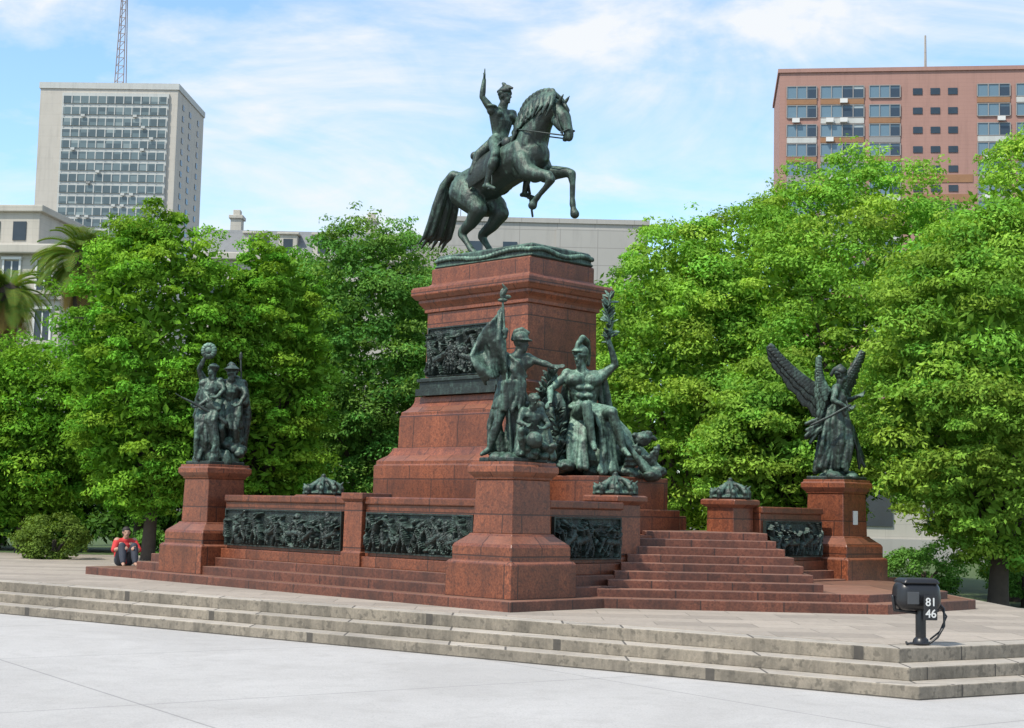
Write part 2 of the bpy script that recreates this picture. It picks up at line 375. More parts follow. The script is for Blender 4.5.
# ------------------------------------------------------------------ monument
MON=Matrix.Translation((.05,20.85,0))@Matrix.Rotation(rad(45),4,'Z')
def M(s,t,z=0): return MON@Vector((s,t,z))
R45=rad(45); PH=2.40
base=thing('stepped_base',M(0,0),R45,'low red granite steps running round the foot of the monument','steps')
for i,(e,z) in enumerate(((.88,.56),(.60,.70),(.36,.84))):
    box('step',-e,8.6+e,-e+(0 if i<2 else .0),9.05+e if i==0 else 8.5+e*.3,.40,z,GSTEP,base,.012)
box('terrace',.05,8.1,.25,7.6,.41,1.40,GRAN,base,.01)
stair=thing('granite_staircase',(0,0,0),0,'wide red granite staircase leading up to the monument','staircase')
NS=9
for k in range(NS):
    y=20.9+k*.31; lx=1.2+.115*k; z=.563+.113*k
    if k<2:
        t=-3.65+.35*k; ax=.05+(y-20.85)-t/.7071; B=M(6.2-.2*k,t)
        pts=[(lx-.3,y),(ax,y),(B.x,B.y),(B.x,B.y+3.0),(B.x-1.5,27.5),(3,27),(lx-.3,23.2)]
    else:
        rx=4.50-.08*(k-2)
        pts=[(lx,y),(rx,y),(rx+.12,26.3),(2.9,25.6),(lx,23.9)]
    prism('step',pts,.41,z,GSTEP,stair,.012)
def corner_pedestal(s,t,label):
    o=thing('corner_pedestal',M(s,t,0),R45,label,'pedestal','corner pedestals of the monument')
    stack('base',[(.64,.64,.42),(.64,.64,1.02),(.61,.61,1.05),(.58,.58,1.055),(.58,.58,1.24),(.56,.56,1.28),(.5,.5,1.33),(.43,.43,1.39),(.41,.41,1.42)],GRAN,o)
    stack('shaft',[(.385,.385,1.415),(.365,.365,PH-.24)],GRAN,o,bev=.015)
    stack('cap',[(.385,.385,PH-.242),(.39,.39,PH-.21),(.42,.42,PH-.18),(.45,.45,PH-.14),(.45,.45,PH-.06),(.42,.42,PH-.04),(.42,.42,PH)],GRAN,o,bev=.008)
    return o
T1=7.27
corner_pedestal(0,0,'tall red granite pedestal under the bronze flag bearer group')
corner_pedestal(0,T1,'tall red granite pedestal under the bronze group with wreath')
p3=corner_pedestal(8.11,0,'tall red granite pedestal with small white plaque')
box('plaque',-.07,.07,-.388,-.372,1.62,1.86,WHITE,p3)
CX,CY=4.05,4.17
mp_=thing('monument_pedestal',M(CX,CY,0),R45,'tall stepped red granite pedestal with bronze relief panel','pedestal')
box('lower_tier',-2.0,2.0,-2.45,2.45,1.38,1.70,GRAN,mp_,.012)
stack('plinth',[(1.5,1.9,1.5),(1.5,1.9,2.48),(1.47,1.87,2.50),(1.47,1.87,2.56),(1.42,1.82,2.60),(1.33,1.73,2.66),(1.28,1.68,2.74),(1.26,1.66,2.80)],GRAN,mp_,bev=.008)
stack('middle_block',[(1.2,1.6,2.795),(1.19,1.59,3.36),(1.17,1.57,3.39),(1.17,1.57,3.44),(1.12,1.52,3.47),(1.05,1.45,3.54),(1.01,1.41,3.62),(1.0,1.4,3.72)],GRAN,mp_,bev=.008)
stack('shaft',[(.9,1.3,3.715),(.9,1.3,3.9),(.88,1.28,3.94),(.87,1.27,5.25)],GRAN,mp_)
stack('cornice',[(.87,1.27,5.248),(.91,1.31,5.25),(.91,1.31,5.31),(.94,1.34,5.35),(.99,1.39,5.42),(.99,1.39,5.47),(1.03,1.43,5.48),(1.08,1.48,5.54),(1.09,1.49,5.56),(1.09,1.49,5.66),(1.06,1.46,5.70),(.86,1.27,5.74),(.82,1.24,5.78),(.82,1.24,6.04),(.79,1.22,6.06)],GRAN,mp_,bev=.006)
box('statue_block',-.95,.80,-3.0,-1.89,1.39,2.32,GRAN,mp_,.02)
box('statue_block_foot',-1.1,.98,-3.12,-1.88,1.39,1.80,GRAN,mp_,.02)
def relief(name,wd,ht,seed,nfig,depth,mat,parent,loc,rot,frame=.05,step=.018):
    rg=np.random.RandomState(seed); nx=int(wd/step); nz=int(ht/step)
    X,Z=np.meshgrid(np.linspace(0,wd,nx),np.linspace(0,ht,nz),indexing='ij'); H=np.zeros_like(X)
    def st(p,q,r,h):
        nonlocal H
        px,pz=p;qx,qz=q;dx=qx-px;dz=qz-pz;L=dx*dx+dz*dz+1e-9
        t=np.clip(((X-px)*dx+(Z-pz)*dz)/L,0,1); d=np.hypot(X-px-t*dx,Z-pz-t*dz)
        H=np.maximum(H,h*np.sqrt(np.clip(1-(d/r)**2,0,1)))
    for i in range(nfig):
        x=(i+.5)/nfig*wd+rg.uniform(-.12,.12); m=ht*rg.uniform(.6,.95); h0=rg.uniform(.5,1); sg=rg.choice([-1,1])
        if rg.rand()<.45:
            tl=rg.uniform(-.1,.15)*m
            st((x-.3*m,.5*m-tl),(x+.25*m,.58*m+tl),.15*m,h0); st((x+sg*.25*m,.62*m+tl*sg),(x+sg*.42*m,.88*m),.08*m,h0); st((x+sg*.42*m,.88*m),(x+sg*.6*m,.74*m),.055*m,h0)
            for lx in (-.3,-.2,.2,.3):
                kx=lx+rg.uniform(-.15,.15); st((x+lx*m,.5*m),(x+kx*m,.25*m),.05*m,h0*.9); st((x+kx*m,.25*m),(x+(kx+rg.uniform(-.15,.15))*m,.03*m),.035*m,h0*.9)
            st((x,.7*m),(x+rg.uniform(-.1,.1)*m,.93*m),.08*m,h0); st((x,1.0*m),(x,1.01*m),.06*m,h0); st((x,.9*m),(x+sg*.28*m,rg.uniform(.8,1.1)*m),.035*m,h0)
        else:
            ln=rg.uniform(-.2,.2); st((x,.48*m),(x+ln*m,.8*m),.1*m,h0); st((x+ln*m*1.2,.93*m),(x+ln*m*1.2,.95*m),.065*m,h0)
            a1=rg.uniform(.05,.2); st((x,.48*m),(x+a1*m,.25*m),.06*m,h0); st((x+a1*m,.25*m),(x+.06*m,.02*m),.045*m,h0); st((x,.48*m),(x-a1*m,.25*m),.06*m,h0); st((x-a1*m,.25*m),(x-.2*m,.02*m),.045*m,h0)
            a=rg.uniform(-.5,1.1); st((x+ln*m,.8*m),(x+ln*m+sg*.28*m,.8*m+a*.25*m),.04*m,h0); st((x+ln*m,.78*m),(x-sg*.16*m,.55*m),.04*m,h0)
            if rg.rand()<.5: st((x+.25*m,.2*m),(x-.15*m,1.05*m),.018*m,h0)
    for i in range(nfig*5):
        x=rg.uniform(0,wd); z=rg.uniform(0,ht*.9); st((x,z),(x+rg.uniform(-.1,.1),z+rg.uniform(-.07,.07)),rg.uniform(.015,.05),rg.uniform(.3,.7))
    H+=.1*np.abs(np.sin(X*9+seed)*np.sin(Z*11))+rg.rand(*H.shape)*.06
    Vv=[];F=[]
    for i in range(nx):
        for j in range(nz): Vv.append((X[i,j]-wd/2,-H[i,j]*depth-.004,Z[i,j]))
    for i in range(nx-1):
        for j in range(nz-1):
            a=i*nz+j; F.append((a,a+nz,a+nz+1,a+1))
    for b in ((-wd/2-frame,wd/2+frame,-.05,.03,-frame,0),(-wd/2-frame,wd/2+frame,-.05,.03,ht,ht+frame),(-wd/2-frame,-wd/2,-.05,.03,0,ht),(wd/2,wd/2+frame,-.05,.03,0,ht)):
        v,f=boxvf(*b,off=len(Vv)); Vv+=v; F+=f
    o=mesh_obj(name,Vv,F,mat,parent,loc=loc,rot=(0,0,rot)); return o
relief('relief_panel',1.84,.84,3,11,.2,BRZ,mp_,(-.885,.24,4.10),-rad(90),.025)
box('relief_sill',-1.06,-.86,-.76,1.24,3.73,4.05,BRZ,mp_,.03)
boxes('bronze_moulding',[(-1.12,-1.05,-.78,1.26,3.73,3.85),(-1.10,-1.05,-.77,1.25,3.98,4.03)],BRZ,mp_)
def wall_run(label,a,b,axis,seed):
    L=abs(b-a); mid=(a+b)/2
    loc=M(0,mid) if axis=='t' else M(mid,.1)
    o=thing('low_wall',loc,R45-rad(90) if axis=='t' else R45,label,'wall','low relief walls of the monument')
    box('foot',-L/2,L/2,-.26,.2,.838,1.0,GRAN,o,.012)
    box('wall',-L/2,L/2,-.19,.19,.998,1.78,GRAN,o,.01)
    box('coping',-L/2,L/2,-.23,.22,1.778,1.89,GRAN,o,.02)
    relief('relief_panel',L-.2,.56,seed,max(3,int(L/.2)),.13,BRZ,o,(0,-.2,1.08),0,.025,.014)
wall_run('low red granite wall with battle relief near the flag bearer',.45,2.93,'t',11)
wall_run('low red granite wall with battle relief beside the wreath group',3.37,6.62,'t',12)
wall_run('short red granite wall with bronze relief beside the staircase',.62,2.22,'s',13)
wall_run('short red granite wall with relief next to the winged figure',5.7,7.5,'s',14)
pl=thing('wall_pillar',M(0,3.15),R45,'square red granite pillar between two relief walls','pillar')
stack('shaft',[(.30,.23,.838),(.30,.23,1.05),(.27,.215,1.07),(.26,.21,1.82)],GRAN,pl)
stack('cap',[(.27,.225,1.818),(.30,.255,1.86),(.30,.255,1.95)],GRAN,pl)
def finial(s,t,z,z0,label):
    o=thing('small_pedestal',M(s,t,0),R45,'squat red granite pedestal with moulded cap '+label,'pedestal','small pedestals of the monument')
    stack('shaft',[(.33,.33,z0),(.33,.33,z0+.2),(.28,.28,z0+.24),(.27,.27,z-.14)],GRAN,o)
    stack('cap',[(.27,.27,z-.142),(.3,.3,z-.12),(.35,.35,z-.09),(.35,.35,z-.02),(.32,.32,z)],GRAN,o,bev=.008)
    b=thing('bronze_finial',M(s,t,z),R45,'dark bronze domed ornament with leaves on a granite pedestal','finial','bronze finials')
    S=Sculpt(); S.ell((0,0,.03),(.3,.3,.06)); S.ell((0,0,.08),(.2,.2,.17)); rr=random.Random(4)
    for i in range(8):
        a=i*math.pi/4; c,s_=math.cos(a),math.sin(a); e=rr.uniform(-.03,.03)
        S.chain([(c*.31,s_*.31,.03,.04),(c*.27,s_*.27,.13+e,.045),(c*.17,s_*.17,.2+e,.035),(c*.06,s_*.06,.26,.03)])
        S.ell((c*.3,s_*.3,.1),(.05,.05,.06)); S.cap((c*.27,s_*.27,.13),.03,(c*.33,s_*.33,.2+e),.012)
    S.cap((0,0,.2),.06,(0,0,.3),.03); S.ell((0,0,.32),(.045,.045,.04))
    S.make('ornament',BRZH,b,.014,1,disp=.02)
finial(2.51,.3,2.0,.84,'flanking the stair'); finial(5.4,.3,2.0,.84,'flanking the stair'); finial(.95,5.45,1.92,1.39,'behind the relief wall')
# ------------------------------------------------------------------ equestrian statue
eq=thing('equestrian_statue',M(CX,CY-.02,6.06),R45,'green bronze rearing horse with uniformed rider raising his arm','statue')
stack('plinth',[(.77,1.22,-.003),(.79,1.24,.03),(.76,1.21,.05),(.75,1.2,.21),(.72,1.17,.24),(.6,1.04,.26)],BRZH,eq)
S=Sculpt()
for i in range(30):
    a=i/29; S.ell((-.77,-1.17+2.34*a,.12+.035*math.sin(a*9)),(.035,.06,.045)); S.ell((-.75+1.5*a,-1.22,.12+.035*math.sin(a*9)),(.06,.035,.045))
S.make('garland',BRZG,eq,remesh=False)
KX,KZ=1.08,1.155
def clamp(a): return max(0,min(1,a))
def hp(F,U,l=0):
    f=F+.24*clamp((F-.35)/.6)*clamp((U-1.6)/.35); f-=.07*clamp((-.6-F)/.3)
    u=U-.11*max(F,0)+.03*clamp((-.5-F)/.3)*clamp((U-.9)/.3)-.15*clamp((F-.3)/.5)*clamp((U-1.75)/.4)
    return (l*1.08,-(f-.1)*KX,(u-.05)*KZ+.25)
S=Sculpt()
def hc(lst): S.chain([(*hp(F,U,l),r*1.09) for F,U,l,r in lst])
hc([(-.88,1.14,0,.33),(-.6,1.27,0,.325),(-.3,1.38,0,.33),(0,1.49,0,.35),(.28,1.58,0,.345),(.5,1.62,0,.29)])
for q in (-1,1):
    hc([(-.9,1.15,.13*q,.28),(-.72,1.0,.17*q,.26)]); S.ell(hp(.42,1.5,.17*q),(.16,.27,.33))
    hc([(-1.0,1.3,.1*q,.17),(-.6,1.42,.1*q,.18)])
hc([(.08,1.8,0,.12),(.3,1.86,0,.15)])
hc([(.42,1.68,0,.29),(.46,1.9,0,.26),(.53,2.1,0,.225),(.63,2.28,0,.185),(.76,2.42,0,.145),(.86,2.44,0,.12)])
hc([(.24,1.88,0,.18),(.28,2.08,0,.17),(.38,2.32,0,.14),(.52,2.5,0,.11),(.68,2.58,0,.095),(.82,2.54,0,.08)])
hc([(.86,2.42,0,.115),(.95,2.31,0,.12),(1.02,2.16,0,.094),(1.08,2.0,0,.074),(1.10,1.91,0,.071)])
hc([(.86,2.26,.04,.09),(.93,2.15,.03,.07)]); hc([(.86,2.26,-.04,.09),(.93,2.15,-.03,.07)])
hc([(1.02,1.96,0,.05),(1.04,1.87,0,.045)])
for q in (-1,1):
    hc([(.90,2.52,.055*q,.035),(.95,2.6,.07*q,.03),(1.01,2.66,.07*q,.01)])
    S.ell(hp(.99,2.29,.09*q),(.025,.03,.028)); S.ell(hp(1.12,1.93,.045*q),(.02,.025,.025))
for q in (-1,1):
    d=.04*q
    hc([(-.86+d,1.1,.18*q,.25),(-.62+d,.92,.21*q,.205),(-.5+d,.8,.22*q,.155),(-.66+d,.62,.2*q,.11),(-.84+d,.5,.19*q,.083),(-.86+d,.46,.19*q,.072),(-.74+d,.3,.19*q,.052),(-.64+d,.16,.19*q,.06),(-.56+d,.1,.19*q,.05)])
    S.chain([(*hp(-.55+d,.1,.19*q),.065),(*hp(-.52+d,.06,.19*q),.09)])
hc([(.48,1.5,.2,.19),(.6,1.36,.22,.15),(.83,1.38,.23,.115),(1.06,1.38,.23,.085),(1.17,1.35,.23,.078),(1.20,1.2,.23,.05),(1.20,.98,.23,.045),(1.21,.88,.23,.055),(1.23,.81,.23,.045)]); hc([(1.23,.8,.23,.055),(1.26,.73,.23,.08)])
hc([(.48,1.5,-.2,.19),(.62,1.32,-.22,.15),(.86,1.27,-.23,.11),(1.09,1.25,-.23,.083),(1.15,1.19,-.23,.075),(1.05,1.08,-.23,.05),(.91,.97,-.23,.044),(.84,.91,-.23,.053),(.79,.86,-.23,.045)]); hc([(.79,.86,-.23,.055),(.75,.8,-.23,.078)])
for q in (-1,1):
    hc([(-.95,1.2,.26*q,.1),(-.75,.95,.3*q,.1)]); hc([(.35,1.75,.22*q,.09),(.5,1.45,.27*q,.1)]); hc([(.58,2.1,.12*q,.09),(.5,1.75,.18*q,.1)])
S.make('horse',BRZH,eq,.02,3)
S=Sculpt()
for i in range(14):
    a=i/13; F=.1+.68*a**1.1; U=1.95+.72*math.sin(a*math.pi*.5)**.9
    for q in (-1,1):
        S.chain([(*hp(F,U+.03,0),.055),(*hp(F+.06,U-.06,.11*q),.05),(*hp(F+.08+.02*(i%3),U-.2,.2*q),.036),(*hp(F+.04,U-.33-.03*(i%2),.23*q),.014)])
    S.ell(hp(F-.03,U+.05,0),(.05,.08,.07))
S.chain([(*hp(.9,2.58,0),.045),(*hp(1.0,2.47,0),.035),(*hp(1.05,2.36,.02),.012)])
S.make('mane',BRZH,eq,.016,1)
S=Sculpt()
for i in range(9):
    o=(i-4)*.024; w_=math.sin(i*2.1)*.06
    S.chain([(*hp(-1.08,1.4,o*.5),.06),(*hp(-1.28,1.46+w_*.3,o),.075),(*hp(-1.44,1.28,o*1.6),.08),(*hp(-1.53+w_,.98,o*2.4),.075),(*hp(-1.62+w_,.72,o*2.8),.062),(*hp(-1.74+w_*2,.5+w_*.5,o*3),.042),(*hp(-1.88+w_*2,.38+w_,o*3.2),.012)])
S.make('tail',BRZH,eq,.018,1)
S=Sculpt()
def cloth(u,v):
    F=-.62+.62*v; a=rad(-112+224*u); cy_=1.36+.36*(F+.35); r=.405+.012*math.sin(v*9); return hp(F,cy_+r*math.cos(a)*.98,r*math.sin(a))
S.sheet(cloth,26,12,.035)
S.make('saddle_cloth',BRZ,eq,.018,1)
S=Sculpt(); S.chain([(*hp(.02,1.88,0),.09),(*hp(-.12,1.78,0),.1),(*hp(-.4,1.68,0),.11),(*hp(-.55,1.74,0),.08)]); S.ell(hp(-.2,1.72,0),(.2,.28,.1)); S.ell(hp(.06,1.8,-.17),(.1,.12,.12)); S.ell(hp(.06,1.8,.17),(.1,.12,.12))
S.cap(hp(-.62,1.66,-.25),.09,hp(-.62,1.66,.25),.09); S.make('saddle',BRZ,eq,.018,1)
S=Sculpt()
def hr(F,U,l=0): return hp(F-.02,U+.05,l)
S.body(hr(-.26,1.84),hr(-.25,2.17),hr(-.17,2.56),hr(-.26,2.32,-.21),hr(-.2,2.31,.21),hr(-.26,1.82,-.12),hr(-.26,1.82,.12),
 (hr(-.36,2.52,-.35),hr(-.34,2.80,-.33),(0.02,-.05,1),.02),(hr(-.08,2.03,.32),hr(.16,1.99,.14),(-.2,-1,0),.45),
 (hp(.04,1.58,-.42),hp(-.12,1.1,-.45),hp(.1,1.03,-.48)),(hp(.04,1.58,.42),hp(-.12,1.1,.45),hp(.1,1.03,.48)),(.25,-1,0.02),k=1.22,hair=True)
for q in (-1,1):
    S.ell(hr(-.24,2.37,.23*q),(.11,.1,.04)); S.chain([(*hp(-.32,1.87,.12*q),.11),(*hp(-.49,1.67,.28*q),.1),(*hp(-.54,1.35,.4*q),.05)])
    S.cap(hp(.02,1.48,.42*q),.095,hp(-.01,1.40,.43*q),.095)
S.cap(hr(-.22,2.40),.09,hr(-.19,2.44),.085)
S.make('rider',BRZH,eq,.015,2)
S=Sculpt(); c=Vector(hr(-.17,2.65)); S.ell(c,(.12,.13,.06)); S.sheet(lambda u,v:(c.x-.02+.04*v,c.y+.2-.4*u,c.z+.0+.1*math.sin(u*math.pi)*v+.02),12,5,.05); S.chain([(c.x,c.y,c.z+.06,.035),(c.x,c.y+.02,c.z+.13,.04),(c.x,c.y+.06,c.z+.16,.025)])
S.make('bicorne_hat',BRZ,eq,.014,1)
S=Sculpt(); S.chain([(*hp(-.2,1.78,.3),.03),(*hp(-.05,1.3,.46),.028),(*hp(.04,.74,.5),.02)]); S.cap(hp(-.24,1.85,.28),.045,hp(-.2,1.78,.3),.03); S.make('sword',BRZ,eq,remesh=False)
for q in (-1,1):
    S=Sculpt(); S.chain([(*hp(1.02,1.94,.07*q),.013),(*hp(.78,1.98,.25*q),.013),(*hp(.5,2.0,.28*q),.013),(*hp(.17,2.02,.13*q),.013)]); S.make('rein',BRZ,eq,remesh=False)
    S=Sculpt(); S.chain([(*hp(-.05,1.45,.41*q),.012),(*hp(.02,1.1,.46*q),.012)]); S.cap(hp(.02,1.02,.40*q),.02,hp(.02,1.02,.53*q),.02); S.make('stirrup',BRZ,eq,remesh=False)
S=Sculpt()
for q in (-1,1):
    S.chain([(*hp(1.02,1.94,.08*q),.016),(*hp(.94,2.22,.118*q),.016),(*hp(.87,2.49,.08*q),.016)]); S.chain([(*hp(1.1,2.07,.078*q),.016),(*hp(.98,2.0,.09*q),.016)])
S.cap(hp(.87,2.52,-.08),.016,hp(.87,2.52,.08),.016); S.cap(hp(1.12,2.08,-.075),.016,hp(1.12,2.08,.075),.016); S.make('bridle',BRZ,eq,remesh=False)
# ------------------------------------------------------------------ allegorical groups (world-aligned)
def wing(name,mat,parent,arm,tips,n=11,wd=.07,th=.02,curve=.0):
    S=Sculpt(); arm=[Vector(a) for a in arm]
    def P(a): 
        return arm[0]*(1-a)**2+arm[1]*2*a*(1-a)+arm[2]*a*a
    for i in range(6): S.cap(P(i/6),.085-.008*i,P((i+1)/6),.078-.008*i)
    for layer in range(3):
        m=n+layer*3
        for i in range(m):
            a=i/(m-1); p=P(a)
            d=Vector(tips[0]).lerp(Vector(tips[1]),a); L=d.length*(1,.64,.36)[layer]*(.96+.07*math.sin(i*1.7)); d.normalize()
            nrm=d.cross(arm[2]-arm[0]).normalized(); sd=d.cross(nrm).normalized()
            for sg in ((1,-1) if layer else (1,)):
                c1=p+d*L*.3+nrm*(-.012-.026*layer)*sg; d2=(d-sd*curve).normalized()
                S.ell(c1,(wd*.62,th*.7,L*.38),(sd,nrm,d),n=8,m=6)
                sd2=d2.cross(nrm).normalized(); S.ell(p+d*L*.5+d2*L*.22+nrm*(-.012-.026*layer)*sg,(wd*.55,th*.7,L*.34),(sd2,nrm,d2),n=8,m=6)
    return S.make(name,mat,parent,remesh=False)
def rocks(S,r,h,seed):
    rg=random.Random(seed)
    for i in range(26):
        a=rg.uniform(0,6.28); q=r*math.sqrt(rg.random())*.85; S.ell((q*math.cos(a),q*math.sin(a),h*.35),(rg.uniform(.06,.14),rg.uniform(.06,.14),h*rg.uniform(.4,.9)))
def drape(S,rg,pts0,pts1,n,r0,r1,wob=.04):
    for i in range(n):
        a=i/(n-1); L=[]
        for j,(p,q) in enumerate(zip(pts0,pts1)):
            t=j/(len(pts0)-1); w_=wob*t
            c=Vector(p).lerp(Vector(q),a)+V(rg.uniform(-w_,w_),rg.uniform(-w_,w_),rg.uniform(-w_,w_)*.5); L.append((c.x,c.y,c.z,(r0+(r1-r0)*t)*rg.uniform(.85,1.15)))
        S.chain(L)
rg=random.Random(5)
g=thing('bronze_statue_group',M(0,0,PH),0,'bronze helmeted flag bearer pointing, with crouching companion','statue','allegorical bronze groups')
box('plinth',-.34,.34,-.34,.34,-.003,.06,BRZ,g,.015,rot=(0,0,R45))
S=Sculpt(); rocks(S,.34,.12,1)
S.body((-.08,0,.98),(-.02,0,1.29),(.07,-.03,1.66),(-.17,-.06,1.45),(.17,.02,1.45),(-.16,-.02,.95),(.02,.03,.95),
 ((-.32,-.1,1.56),(-.15,-.14,1.74),(.1,-.1,1),.5),((.34,-.04,1.40),(.52,-.1,1.34),(1,-.1,-.02),.15),
 ((-.22,-.1,.56),(-.34,-.02,.17),(-.44,-.1,.1)),((.08,-.02,.56),(.04,.06,.16),(.14,-.02,.1)),(1,-.35,-.05),k=1.04)
S.loft([(-.07,0,1.12,.17,.14),(-.07,0,.95,.2,.17),(-.08,0,.82,.22,.19),(-.1,0,.74,.22,.18)],8,.08)
drape(S,rg,[(-.12,-.2,1.1),(-.16,-.2,.9),(-.2,-.18,.7)],[(.12,-.14,1.1),(.14,-.16,.9),(.12,-.16,.72)],6,.035,.03,.03)
drape(S,rg,[(-.2,-.08,1.45),(-.05,-.18,1.28),(.08,-.16,1.1)],[(-.12,-.1,1.5),(.04,-.18,1.36),(.14,-.1,1.2)],4,.03,.03,.02)
S.chain([(.05,-.14,1.4,.04),(-.05,-.16,1.15,.035),(-.18,-.14,.98,.03)])
drape(S,rg,[(-.12,.12,1.42),(-.24,.2,1.0),(-.34,.22,.55),(-.3,.2,.15)],[(.1,.12,1.42),(.12,.2,1.0),(.2,.22,.55),(.28,.2,.15)],8,.05,.05,.06)
S.make('flag_bearer',BRZH,g,.014,2,disp=.018)
S=Sculpt(); S.ell((.07,-.03,1.73),(.11,.12,.09)); S.chain([(-.05,0,1.72,.03),(-.01,-.01,1.83,.035),(.08,-.02,1.86,.035),(.17,-.04,1.81,.025)]); S.ell((.11,-.06,1.70),(.13,.11,.02)); S.make('helmet',BRZH,g,.014,1)
S=Sculpt(); S.cap((-.03,-.2,.1),.018,(-.2,-.12,2.25),.016); S.ell((-.2,-.12,2.33),(.04,.025,.09)); S.ell((-.2,-.12,2.25),(.07,.03,.03)); S.chain([(-.2,-.12,2.33,.035),(-.16,-.12,2.4,.03),(-.21,-.12,2.48,.008)]); S.ell((-.14,-.12,2.3),(.06,.015,.03)); S.make('flag_pole',BRZG,g,remesh=False)
S=Sculpt()
def flag(u,v):
    top=V(-.18,-.12,2.13); bot=V(-.12,-.13,1.2)
    p=top.lerp(bot,v); w_=.46*math.sin((.25+v*.72)*math.pi*.78)
    return (p.x-w_*u-.03*math.sin(v*5)*u, p.y+.1*math.sin(u*7+v*6), p.z-.26*u*u-.1*u*(1-v)+.12*v*u+.03*math.sin(u*9))
S.sheet(flag,26,26,.035)
for i in range(8): S.chain([(*flag(.12+.11*i,.02*i),.026),(*flag(.2+.11*i,.5),.034),(*flag(min(1,.16+.12*i),1),.022)])
S.make('flag',BRZH,g,.014,1,disp=.015)
S=Sculpt()
S.body((.24,-.1,.38),(.24,-.13,.6),(.26,-.2,.86),(.12,-.18,.7),(.36,-.1,.7),(.16,-.1,.34),(.32,-.08,.34),
 ((.06,-.3,.55),(.16,-.4,.5),(.6,-.4,0),.4),((.48,-.16,.52),(.4,-.32,.46),(-.6,-.4,0),.4),
 ((.1,-.42,.42),(.12,-.3,.12),(.1,-.42,.1)),((.42,-.32,.22),(.46,-.02,.14),(.5,.08,.1)),(.3,-.8,-.3),k=.85)
S.ell((.28,-.42,.3),(.12,.12,.12)); drape(S,rg,[(.1,-.1,.6),(.08,-.2,.35),(.02,-.25,.08)],[(.4,-.05,.6),(.46,-.1,.35),(.5,-.15,.08)],7,.06,.06,.05)
drape(S,rg,[(.14,.0,.8),(.1,.12,.5),(.1,.16,.1)],[(.36,.0,.8),(.42,.1,.5),(.48,.12,.1)],6,.06,.07,.05)
for i in range(12): S.ell((.1+.04*i,-.2-.03*(i%3),.08+.05*(i%4)),(.06,.06,.05))
S.make('crouching_companion',BRZH,g,.014,1,disp=.02)
# --- rear group
g=thing('bronze_statue_group',M(0,T1,PH),0,'dark bronze robed woman and soldier with rifle, raising a wreath','statue','allegorical bronze groups')
box('plinth',-.36,.36,-.36,.36,-.003,.06,BRZ,g,.015,rot=(0,0,R45))
S=Sculpt(); rocks(S,.38,.22,2)
S.body((-.05,-.1,1.0),(-.1,-.1,1.3),(-.08,-.14,1.64),(-.25,-.05,1.45),(.05,-.1,1.43),(-.12,-.08,.96),(.03,-.08,.96),
 ((-.32,-.15,1.64),(-.2,-.2,1.86),(.3,-.1,1),.4),((.14,-.22,1.28),(.04,-.34,1.15),(-1,-.1,.1),.3),
 ((-.2,-.3,.62),(-.26,-.1,.22),(-.3,-.22,.18)),((.04,-.2,.58),(.08,-.05,.2),(.08,-.18,.16)),(-.6,-.7,.1),k=.98)
drape(S,rg,[(-.22,-.12,1.1),(-.27,-.22,.78),(-.24,-.26,.42),(-.34,-.18,.12)],[(.08,-.18,1.08),(.02,-.34,.75),(.1,-.32,.4),(.14,-.3,.1)],9,.045,.05,.09)
drape(S,rg,[(-.2,.05,1.1),(-.26,.1,.6),(-.28,.12,.1)],[(.1,.1,1.1),(.1,.16,.6),(.1,.2,.1)],6,.07,.08,.06)
drape(S,rg,[(-.28,-.12,1.35),(-.1,-.26,1.12),(.1,-.26,.98)],[(-.28,-.1,1.15),(-.12,-.28,.98),(.06,-.28,.85)],4,.035,.04,.03)
drape(S,rg,[(-.26,.02,1.4),(-.36,.04,1.15),(-.4,.06,.9)],[(-.2,.08,1.4),(-.26,.1,1.0),(-.3,.1,.7)],4,.05,.04,.04)
S.make('robed_woman',BRZH,g,.014,1,disp=.025)
S=Sculpt()
S.body((.18,.04,1.0),(.2,.0,1.28),(.24,-.06,1.58),(.05,-.02,1.42),(.38,.02,1.42),(.1,.05,.96),(.27,.06,.96),
 ((-.08,-.22,1.16),(-.26,-.3,1.0),(-1,-.1,-.2),.45),((.5,-.12,1.22),(.42,-.26,1.04),(-.6,-.3,-.3),.45),
 ((.12,-.24,.62),(.1,.0,.2),(.08,-.14,.16)),((.36,-.18,.62),(.36,.05,.18),(.4,-.08,.16)),(.6,-.7,-.15),k=1.0)
drape(S,rg,[(.02,-.05,1.1),(.08,-.2,.85),(.14,-.22,.66)],[(.36,.0,1.1),(.4,-.1,.85),(.42,-.12,.66)],7,.06,.045,.06)
drape(S,rg,[(.1,.12,1.45),(.1,.2,.9),(.08,.2,.15)],[(.42,.1,1.45),(.48,.15,.9),(.44,.12,.2)],7,.05,.07,.09)
for i in range(14): S.ell((.0+.035*i,-.08+.05*(i%3),.2+.07*(i%4)),(.1,.1,.08))
S.chain([(.3,.1,1.5,.07),(.42,.1,1.3,.09),(.46,.08,1.1,.08)])
S.make('soldier',BRZH,g,.014,1,disp=.025)
S=Sculpt(); S.ell((.24,-.06,1.66),(.12,.13,.07)); S.ell((.24,-.08,1.66),(.16,.17,.02)); S.chain([(.24,-.04,1.72,.06),(.2,.02,1.77,.035),(.14,.06,1.74,.02)]); S.make('soldier_hat',BRZ,g,.014,1)
S=Sculpt(); S.chain([(-.56,-.34,1.14,.012),(-.3,-.32,1.02,.025),(.1,-.26,.8,.035),(.2,-.24,.72,.045)]); S.cap((-.66,-.36,1.2),.006,(-.56,-.34,1.14),.01); S.make('rifle',BRZ,g,remesh=False)
S=Sculpt()
for i in range(14):
    a=i/14*2*math.pi; S.ell((-.15+.08*math.cos(a),-.2,1.96+.09*math.sin(a)),(.06,.05,.055))
S.ell((-.15,-.2,1.96),(.09,.06,.09)); S.make('wreath',BRZG,g,remesh=False)
